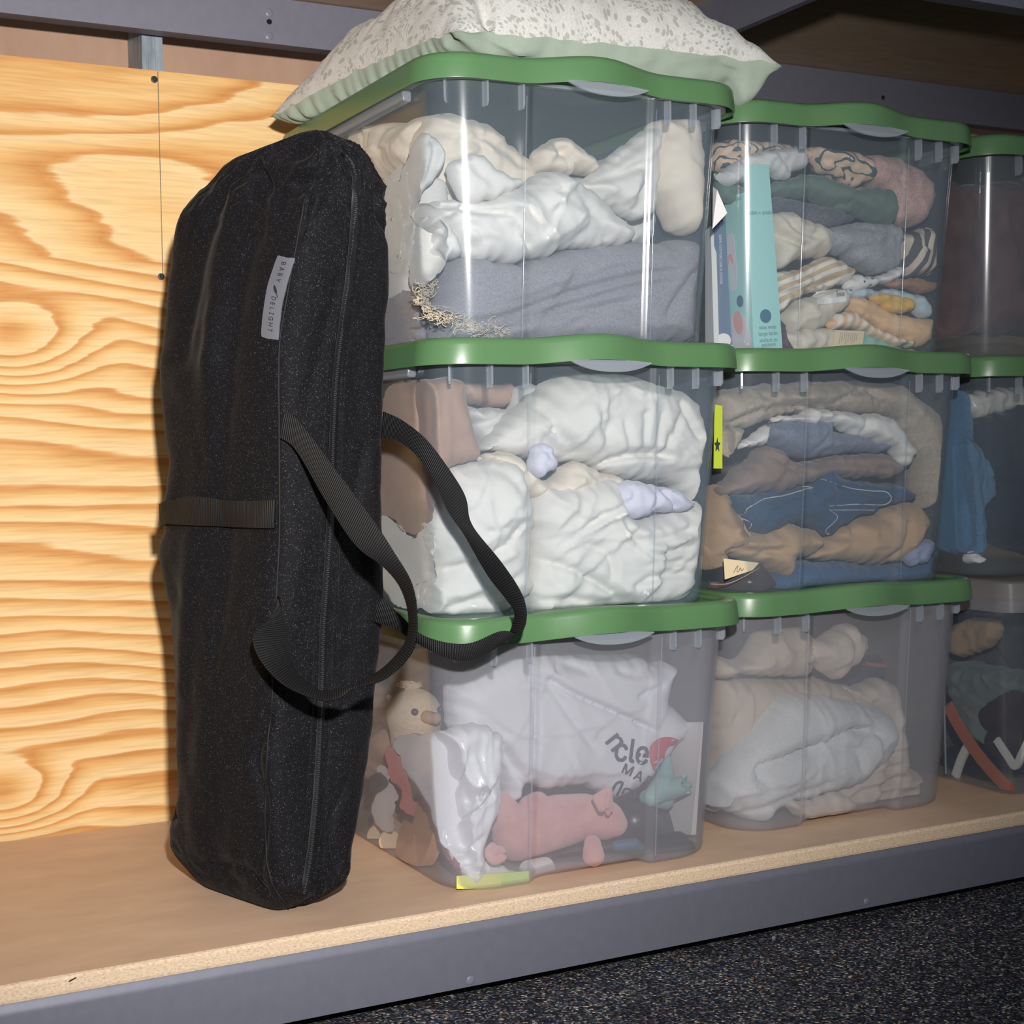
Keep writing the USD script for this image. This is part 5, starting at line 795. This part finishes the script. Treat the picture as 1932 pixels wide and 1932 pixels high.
# ---- B2: shirts and jeans
cl('beige_shirt', 'beige linen shirt folded over the top of the jeans bin', 'shirt', 'B2', 'c6', [(338, 420), (400, 385), (520, 355), (600, 345), (720, 335), (850, 328), (1000, 330), (1200, 330), (1300, 350), (1390, 410), (1460, 480), (1505, 560), (1522, 680), (1520, 820), (1500, 950), (1410, 1005), (1385, 880), (1375, 760), (1330, 660), (1250, 520), (1100, 500), (860, 500), (700, 500), (560, 560), (470, 585), (360, 560)], .06, .05, 'beige_linen', amp=.006, s=.11, round_=.04, creases=[([(400, 560), (600, 470), (800, 450), (960, 450)], .010, .005, .005), ([(590, 400), (700, 440), (860, 450)], .006, .005), ([(960, 440), (1100, 380), (1180, 375), (1300, 520), (1370, 700)], .009, .006, .003), ([(1180, 375), (1190, 430), (1230, 500)], .005, .004), ([(1360, 470), (1440, 640), (1460, 900)], .004, .01)])
cl('beige_shirt', 'beige shirt collar folded down at the left of the jeans bin', 'shirt', 'B2', 'c6', [(345, 560), (480, 575), (460, 640), (402, 732), (350, 700)], .058, .012, 'beige_linen', amp=.003, smooth_outline=False)
cl('white_tee', 'white cotton top crumpled between the beige shirt and grey garment', 'top', 'B2', 'c6', [(440, 685), (520, 620), (600, 565), (650, 515), (760, 495), (870, 475), (960, 480), (1080, 500), (1220, 508), (1280, 560), (1320, 630), (1362, 670), (1355, 745), (1305, 775), (1265, 720), (1230, 680), (1110, 640), (1000, 590), (900, 570), (640, 545), (590, 670), (500, 670)], .056, .025, 'white_cotton', amp=.008, s=.05, ang=-.3, aniso=1.8, creases=[([(860, 500), (960, 560), (1090, 590), (1120, 640)], .008, .005), ([(1130, 530), (1120, 600), (1180, 640), (1270, 680)], .009, .005, .003), ([(640, 525), (800, 510), (940, 500)], .006, .004)])
cl('padded_bra', 'heather grey padded garment in the middle of the jeans bin', 'underwear', 'B2', 'c6', [(598, 600), (640, 550), (720, 525), (860, 508), (945, 515), (950, 590), (1060, 595), (1150, 625), (1245, 655), (1200, 695), (1060, 705), (900, 722), (800, 735), (720, 710), (640, 660)], .052, .04, 'heather_bra', amp=.004, s=.08, creases=[([(600, 650), (720, 700), (860, 715), (1000, 680)], .005, .004), ([(640, 600), (700, 660), (800, 700)], .004, .006), ([(945, 520), (940, 600), (860, 700)], .007, .004)])
cl('taupe_trousers', 'taupe brown folded trousers above the dark jeans', 'trousers', 'B2', 'c6', [(370, 885), (450, 800), (530, 730), (600, 660), (660, 690), (720, 735), (820, 745), (900, 720), (1060, 712), (1200, 698), (1295, 755), (1260, 825), (1100, 830), (900, 835), (800, 870), (700, 900), (560, 915), (400, 925)], .058, .035, 'taupe_cloth', amp=.007, s=.08, ang=-.2, aniso=2, creases=[([(600, 690), (720, 770), (830, 800)], .008, .005, .003), ([(900, 760), (1080, 760), (1260, 790)], .007, .005)])
jp, jm = cl('blue_jeans', 'dark blue jeans with pale stitching folded in the middle', 'jeans', 'B2', 'c6', [(400, 925), (520, 915), (680, 880), (830, 860), (900, 752), (950, 800), (1020, 830), (1140, 850), (1300, 872), (1362, 915), (1345, 955), (1200, 1000), (1080, 1040), (1000, 1080), (930, 1145), (850, 1100), (760, 1080), (640, 1110), (540, 1125), (470, 1045)], .055, .04, 'denim_dark', amp=.008, s=.07, ang=.3, aniso=1.5, creases=[([(520, 1060), (540, 960), (660, 920), (820, 880)], .010, .005, .004), ([(620, 1090), (640, 1010), (760, 960), (860, 940)], .010, .005), ([(890, 800), (980, 880), (1120, 900), (1230, 930)], .008, .004), ([(900, 960), (1060, 975), (1200, 965)], .006, .003)])
def stitch(parent, m, crop, pts, plane, r=.0009, mt='denim_thread'):
    f = front_of(m); q = catmull(Z(crop, *pts), 70); W = np.array([at(x, y, 1, plane) for x, y in q])
    for _ in range(4): W = np.array([at(x, y, 1, yy) for (x, y), yy in zip(q, f(W[:, 0], W[:, 2]))])
    W[:, 1] = gf(f(W[:, 0], W[:, 2]), 1.5)-r*.6; obj('stitching', tube(W, r, 5), MATS[mt], parent, smooth=True)
stitch(jp, jm, 'c6', [(545, 1100), (520, 1020), (560, 950), (680, 925), (800, 890), (830, 870)], BY+.055); stitch(jp, jm, 'c6', [(885, 830), (1000, 880), (1130, 900), (1210, 905), (1240, 940), (1200, 972), (1060, 970), (920, 980)], BY+.055); stitch(jp, jm, 'c6', [(915, 1000), (1050, 1000), (1180, 1000)], BY+.055, .0006); stitch(jp, jm, 'c6', [(920, 1000), (960, 1040), (900, 1110), (930, 1140)], BY+.055, .0006)
pl_, plm = cl('tan_trousers', 'tan trousers crumpled at the lower left of the jeans bin', 'trousers', 'B2', 'c6', [(300, 915), (370, 875), (420, 985), (520, 1112), (620, 1080), (710, 1055), (800, 1085), (875, 1115), (890, 1180), (835, 1240), (745, 1265), (725, 1340), (690, 1358), (620, 1320), (540, 1280), (420, 1240), (380, 1300), (290, 1290), (292, 1100)], .052, .05, 'tan_chino', amp=.010, s=.08, ang=-.4, aniso=1.8, creases=[([(430, 1240), (560, 1140), (720, 1060)], .010, .006, .004), ([(300, 1250), (460, 1215), (640, 1210), (720, 1200)], .010, .005), ([(540, 1280), (620, 1220), (720, 1240)], .008, .004), ([(340, 940), (350, 1080), (360, 1220)], .004, .003)])
cl('tan_trousers', 'tan trousers crumpled at the lower right of the jeans bin', 'trousers', 'B2', 'c6', [(835, 1250), (870, 1190), (960, 1120), (1040, 1070), (1180, 1010), (1300, 955), (1385, 965), (1425, 1030), (1430, 1095), (1370, 1190), (1300, 1275), (1180, 1285), (1000, 1270)], .054, .045, 'tan_chino', amp=.010, s=.08, ang=.4, aniso=1.8, creases=[([(860, 1230), (980, 1150), (1060, 1140), (1090, 1100)], .010, .005, .003), ([(940, 1190), (960, 1110), (1100, 1050), (1290, 1050)], .007, .006), ([(1240, 1270), (1320, 1180), (1350, 1050)], .010, .006)])
cl('blue_jeans', 'mid blue jeans lying flat along the bottom of the jeans bin', 'jeans', 'B2', 'c6', [(640, 1340), (740, 1290), (820, 1268), (1000, 1275), (1200, 1285), (1320, 1270), (1440, 1210), (1490, 1200), (1502, 1330), (1460, 1375), (1200, 1395), (900, 1420), (700, 1445), (640, 1430)], .052, .05, 'denim_mid', amp=.004, s=.1, creases=[([(800, 1280), (810, 1350), (790, 1430)], .006, .004)])
bl = thing('leather_belt', 'brown leather belt coiled at the front left of the jeans bin bottom', 'belt', at(1340, 1105, 1, BY+.06))
B0 = [(285, 1372), (360, 1375), (450, 1345), (520, 1305), (560, 1280)]; B1_ = [(285, 1440), (360, 1442), (460, 1440), (540, 1435), (640, 1385)]
def edge3(pts, ys, n=50, crop='c6'): q = catmull([(*Z(crop, p)[0], y) for p, y in zip(pts, ys)], n); return np.array([at(x, y, 1, BY+yy) for x, y, yy in q])
m, _uv = ribbon(edge3(B0, (.075, .060, .053, .055, .075)), edge3(B1_, (.078, .063, .056, .058, .078)), .003); inside(m, 'B2'); obj('strap', m, MATS['leather_brown'], bl, smooth=40)
e_ = edge3([(300, 1385), (380, 1385), (460, 1355), (530, 1315), (565, 1292)], (.074, .0585, .0515, .0535, .0735)); obj('stitching', tube(e_, .0006, 5), MATS['tan_chino'], bl)
m, P5, n5 = quad_slab([(368, 1252), (552, 1275), (520, 1312), (375, 1362)], (.060, .054, .054, .060), .001, 'c6', 'B2'); tg2 = thing('paper_tag', 'white hang tag with a handwritten mark in front of the tan trousers', 'tag', P5[3]); obj('card', m, MATS['paper_cream'], tg2, smooth=False)
obj('handwriting', tube(catmull([P5[0]*(1-u)*(1-v)+P5[1]*u*(1-v)+P5[2]*u*v+P5[3]*(1-u)*v-n5*.0006 for u, v in ((.3, .75), (.36, .5), (.42, .35), (.40, .7), (.46, .75), (.5, .5), (.55, .72), (.62, .6))], 40), .0005, 4), MATS['ink_grey'], tg2)
cl('scrunchy', 'lilac ruched hair scrunchy at the right end of the jeans bin', 'hair tie', 'B2', 'c6', [(1315, 1215), (1340, 1180), (1400, 1160), (1445, 1158), (1475, 1195), (1440, 1240), (1400, 1282), (1330, 1288)], .052, .016, 'lilac_cloth', amp=.009, s=.02)

# ---- B3: towels and blankets
cl('cream_blanket', 'cream blanket heaped at the top left of the towel bin', 'blanket', 'B3', 'c8', [(330, 310), (420, 305), (500, 300), (560, 240), (600, 170), (760, 140), (850, 210), (840, 300), (800, 405), (600, 400), (480, 395), (335, 412)], .09, .05, 'cream_blanket', amp=.012, s=.06, creases=[([(350, 310), (480, 318), (540, 270), (580, 220)], .010, .006, .004), ([(440, 180), (480, 260), (520, 300)], .01, .01)])
cl('fabric_bag', 'cream crumpled drawstring pouch at the top centre of the towel bin', 'pouch', 'B3', 'c8', [(880, 200), (960, 170), (1035, 125), (1085, 160), (1115, 215), (1095, 290), (1062, 345), (1010, 395), (972, 415), (900, 380), (870, 330), (820, 340), (830, 260)], .065, .035, 'cream_satin', amp=.010, s=.04, creases=[([(890, 240), (900, 330), (960, 400)], .01, .006), ([(1030, 140), (1070, 240), (1040, 340)], .008, .005)])
cl('cream_blanket', 'smooth cream blanket filling the left of the towel bin', 'blanket', 'B3', 'c8', [(325, 430), (480, 418), (620, 412), (810, 412), (1000, 432), (1130, 500), (1200, 600), (1000, 800), (700, 980), (400, 1080), (320, 1080), (318, 800)], .115, .05, 'cream_blanket', amp=.008, s=.11, ang=1.1, aniso=2.2, creases=[([(600, 640), (560, 740), (420, 860)], .008, .01), ([(480, 480), (440, 640), (400, 700)], .005, .012)])
cl('cream_sheet', 'cream satin sheet crumpled at the right of the towel bin', 'bed sheet', 'B3', 'c8', [(1010, 470), (1120, 450), (1220, 420), (1275, 440), (1298, 500), (1302, 700), (1305, 860), (1360, 880), (1372, 940), (1368, 1030), (1260, 1095), (1000, 1125), (820, 1145), (700, 1120), (820, 980), (1080, 820), (1180, 650)], .095, .05, 'cream_satin', amp=.014, s=.05, ang=.6, aniso=2, creases=[([(880, 1090), (900, 1000), (1000, 960), (1120, 900)], .010, .005), ([(940, 1100), (1000, 1010), (1140, 930), (1290, 860)], .010, .005), ([(1000, 1060), (1100, 1000), (1330, 920)], .010, .006), ([(1150, 480), (1240, 600), (1280, 800)], .006, .008)])
cl('bath_towel', 'thick white terry towel folded at the front of the towel bin', 'towel', 'B3', 'c8', [(305, 1020), (360, 930), (430, 850), (520, 730), (620, 590), (700, 510), (800, 495), (920, 505), (1060, 530), (1180, 560), (1265, 620), (1285, 720), (1250, 810), (1160, 890), (1060, 975), (920, 1020), (800, 1055), (680, 1085), (610, 1150), (560, 1170), (480, 1135), (400, 1105), (315, 1080)], .055, .065, 'terry_white', amp=.007, s=.13, round_=.05, creases=[([(620, 1000), (580, 900), (700, 830), (900, 760), (1080, 680), (1200, 690)], .014, .010, .005), ([(1100, 700), (1180, 690), (1240, 720)], .012, .006), ([(760, 820), (1000, 780), (1100, 800), (1120, 900)], .008, .008), ([(430, 1000), (500, 1080), (560, 1150)], .010, .008), ([(540, 1150), (640, 1080), (800, 1020), (1000, 960)], .008, .006)])
cl('cream_sheet', 'cream cloth folded under the towel in the towel bin', 'bed sheet', 'B3', 'c8', [(700, 1060), (830, 1040), (960, 1000), (1050, 1060), (1000, 1120), (840, 1150), (760, 1130)], .060, .02, 'cream_satin', amp=.006, s=.04)
tb, tbm = cl('teal_case', 'dark teal case with a faint orange mark at the rear of the towel bin', 'case', 'B3', 'c8', [(1000, 440), (1050, 370), (1140, 300), (1320, 290), (1325, 430), (1240, 440), (1120, 440)], .2, .03, 'teal_dark', amp=.002)
lab = trimesh.creation.box((3.2, .6, .02)); lab.apply_translation((0, 0, .01)); part_on(tb, tbm, 'orange_mark', lab, Z('c8', (1165, 338))[0], 30/2.76, .1, BY+.2, 'orange_strap')
fabric('dim_grey', (92, 88, 90), mott=.2)
# ---- C bins
cl('brown_fabric', 'dark brown fabric filling the bin at the top right', 'cloth', 'C1', 'c3', [(1540, 980), (1640, 955), (1760, 950), (1900, 930), (2300, 920), (2350, 1700), (1900, 1740), (1700, 1745), (1520, 1760), (1500, 1500)], .05, .06, 'brown_fabric', amp=.006, s=.12)
cl('blue_jeans', 'light blue jeans hanging at the left of the rightmost middle bin', 'jeans', 'C2', 'c6', [(1560, 420), (1640, 400), (1650, 560), (1700, 680), (1760, 780), (1785, 900), (1760, 960), (1730, 1010), (1735, 1220), (1640, 1225), (1520, 1190), (1520, 900)], .055, .03, 'denim_light', amp=.006, s=.08, ang=1.4, aniso=2.5, creases=[([(1640, 540), (1690, 900), (1720, 1200)], .006, .003, .003), ([(1680, 640), (1740, 760), (1770, 900)], .004, .003)])
cl('navy_shirt', 'dark navy cloth at the right edge of the rightmost middle bin', 'shirt', 'C2', 'c6', [(1640, 560), (1720, 520), (1850, 480), (1960, 430), (2300, 420), (2300, 1240), (1960, 1230), (1800, 1160), (1730, 1080), (1740, 990), (1780, 900), (1700, 760)], .07, .05, 'navy_cloth', amp=.008, s=.09)
cl('plastic_wrap', 'greyish clear plastic wrap above the light blue jeans', 'plastic bag', 'C2', 'c6', [(1640, 400), (1760, 370), (1960, 340), (2200, 330), (2200, 450), (1900, 480), (1700, 530), (1650, 500)], .10, .02, 'film_clear', amp=.008, s=.03)
cl('white_cloth', 'white cloth scrap on the floor of the rightmost middle bin', 'cloth', 'C2', 'c6', [(1630, 1245), (1660, 1220), (1710, 1230), (1735, 1262), (1690, 1275), (1640, 1270)], .06, .012, 'white_cotton', amp=.004)
# C3: shoe bin with a clear lid
c3 = BINS['C3']; clear = thing('storage_bin', 'low clear bin with see-through lid at the bottom right, holding shoes', 'storage bin', c3)
def c3ring(z, off=0.): t = z/.30; return ring(.190+.012*t-off, .0+.0-.012*t+off, .56+.01*t-off, max(.03-off, .01), z, panel=0.)[0]
zs = [0, .002, .006, .02, .1, .2, .31]; cb = [c3ring(z, .004*(z < .002)) for z in zs]+[c3ring(max(z, .003), .0024) for z in zs[::-1][:-1]]
m = loft(cb, True, True); m.apply_translation(c3); cbp = obj('body', m, MATS['bin_plastic'], clear)
ld = [ring(.212, -.022, .58, .04, z)[0] for z in (.282, .2825)]; r_ = lambda o, z: ring(.212-o, -.022+o, .58-o, .04-o*.5, z)[0]
m = loft([r_(.003, .292), r_(0, .292), r_(0, .3385), r_(.003, .341), r_(.02, .341), r_(.024, .3385)], False, True); m2 = loft([r_(.024, .3355), r_(.006, .337), r_(.003, .292)], True, False); m = tcat([m, m2]); m.apply_translation(c3); obj('lid', m, MATS['clear_lid_plastic'], clear, label='translucent white lid')
for k in range(9): x = -.18+k*.045; m = box((x, -.0242, .296), (x+.03, -.0218, .322)); m.apply_translation(c3); obj('lid_rib', m, MATS['clear_lid_plastic'], clear, smooth=False)
for sgn in (-1, 1):
    for yy in (.14, .42): m = tube(np.array([(sgn*.193, yy, .01), (sgn*.2005, yy-.01*0, .28)]), .0016, 6); m.apply_translation(c3); obj('corner_rib', m, MATS['bin_plastic_thick'], cbp)
def cx(px, py, x): return at(px, py, 0, c3[0]+x)
def strip3(pts, w, th=.003):
    P_ = catmull(pts, 50); T_ = np.gradient(P_, axis=0); W_ = np.cross(T_, (1, 0, 0)); W_ /= np.linalg.norm(W_, axis=1, keepdims=True); return ribbon(P_-W_*w/2, P_+W_*w/2, th)[0]
m = strip3([cx(1788, 1330, -.180), cx(1812, 1375, -.180), cx(1850, 1430, -.180), cx(1895, 1480, -.180), cx(1935, 1515, -.180)], .022); m.vertices[:, 2] = np.maximum(m.vertices[:, 2], c3[2]+.005); m.vertices[:, 1] = np.maximum(m.vertices[:, 1], c3[1]+.006); obj('orange_strap', m, MATS['orange_strap'], label='orange fabric strap slanting across the shoe bin', cat='strap', smooth=40)
m = strip3([cx(1830, 1400, -.172), cx(1815, 1430, -.172), cx(1806, 1455, -.172), cx(1803, 1465, -.172)], .014, .006); obj('shoe_hanger', m, MATS['hanger_white'], label='white plastic hanger leg left of the orange strap', cat='hanger', smooth=40)
m = strip3([cx(1880, 1395, -.165), cx(1900, 1425, -.165), cx(1916, 1445, -.165), cx(1930, 1420, -.165), cx(1945, 1390, -.165)], .012, .006); obj('shoe_hanger', m, MATS['hanger_white'], label='white v-shaped plastic hanger right of the orange strap', cat='hanger', smooth=40)
def cblob(g): return blob([[(cx(x, y, xx), r) for x, y, xx, r in q] for q in g], .006, 6)
obj('leather_shoe', cblob([[(1890, 1400, -.12, .028), (1930, 1380, -.12, .034), (1960, 1330, -.12, .03)], [(1880, 1350, -.12, .03), (1940, 1310, -.12, .03)]]), MATS['maroon_leather'], label='dark maroon leather shoe behind the orange strap', cat='shoe', smooth=True)
obj('leather_shoe', cblob([[(1800, 1430, -.13, .02), (1830, 1445, -.13, .018), (1870, 1460, -.13, .02)], [(1850, 1440, -.10, .03), (1800, 1440, -.10, .025)]]), MATS['rubber_black'], label='black shoe low at the left of the shoe bin', cat='shoe', smooth=True)
def clc(name, label, cat, pts, x, T, mt, **kw):
    SEED[0] += 7; m = cloth_mesh(pts, c3[0]+x, T, seed=SEED[0], axis=0, **kw); v = m.vertices; v[:, 0] = np.clip(v[:, 0], c3[0]-.183, c3[0]+.18); v[:, 1] = np.clip(v[:, 1], c3[1]+.008, c3[1]+.55); v[:, 2] = np.clip(v[:, 2], c3[2]+.005, c3[2]+.295); m.vertices = v; obj(name, m, MATS[mt], label=label, cat=cat, smooth=True)
clc('sage_cloth', 'sage grey cloth bundle in the upper part of the shoe bin', 'cloth', [(1790, 1250), (1850, 1255), (1932, 1265), (1990, 1270), (1990, 1330), (1880, 1340), (1870, 1410), (1820, 1370), (1795, 1310)], -.15, .04, 'sage_grey', amp=.008, s=.06)
clc('grey_blanket', 'dim grey blanket filling the rear of the shoe bin', 'blanket', [(1782, 1170), (1880, 1160), (2000, 1160), (2000, 1480), (1900, 1475), (1800, 1452), (1780, 1380)], -.06, .05, 'dim_grey', amp=.008)
clc('tan_cloth', 'dim tan cloth at the top left inside the shoe bin', 'cloth', [(1795, 1180), (1850, 1165), (1880, 1185), (1860, 1225), (1800, 1235)], -.12, .02, 'tan_chino', amp=.004)
# labels stuck to the right walls of the tall stack
def wall_label(name, label, px4, xw, mt, th=.0012):
    P_ = np.array([at(*p, 0, xw) for p in px4]); V = np.vstack([P_, P_+np.array([th, 0, 0])]); return obj(name, trimesh.convex.convex_hull(V), MATS[mt], label=label, cat='label', smooth=False)
st_ = thing('bin_sticker', 'lime green recycling sticker standing out from the middle bin wall', 'sticker', at(1355, 880, 1, .075))
m, P6, n6 = (lambda P_: (trimesh.convex.convex_hull(np.vstack([P_, P_+np.array([.0, .0014, 0])])), P_, np.array([0, 1., 0])))(np.array([at(*p, 1, .09) for p in ((1349, 763), (1363, 766), (1363, 884), (1347, 884))])); obj('paper', m, MATS['sticker_lime'], st_, smooth=False)
pgn = lambda k, r, a0: np.array([(math.cos(a0+i*2*math.pi/k)*r*(1 if i % 2 == 0 else .45), math.sin(a0+i*2*math.pi/k)*r*(1 if i % 2 == 0 else .45)) for i in range(k)])
m = trimesh.creation.extrude_polygon(Polygon(pgn(10, .011, math.pi/2)), .0004, engine='earcut'); v = m.vertices.copy(); o6 = at(1353, 840, 1, .09); m.vertices = np.stack([o6[0]+v[:, 0]*.5, o6[1]-.0003-v[:, 2], o6[2]+v[:, 1]], 1); obj('star_mark', m, MATS['ink_navy'], st_, smooth=False)
P_ = np.array([at(*p, 1, yy) for p, yy in (((1345, 352), .10), ((1353, 358), .085), ((1372, 402), .08), ((1344, 432), .10))]); obj('bin_label', trimesh.convex.convex_hull(np.vstack([P_, P_+np.array([.0008, .001, 0])])), MATS['paper_white'], label='white paper label peeling between the two top bins', cat='label', smooth=False)
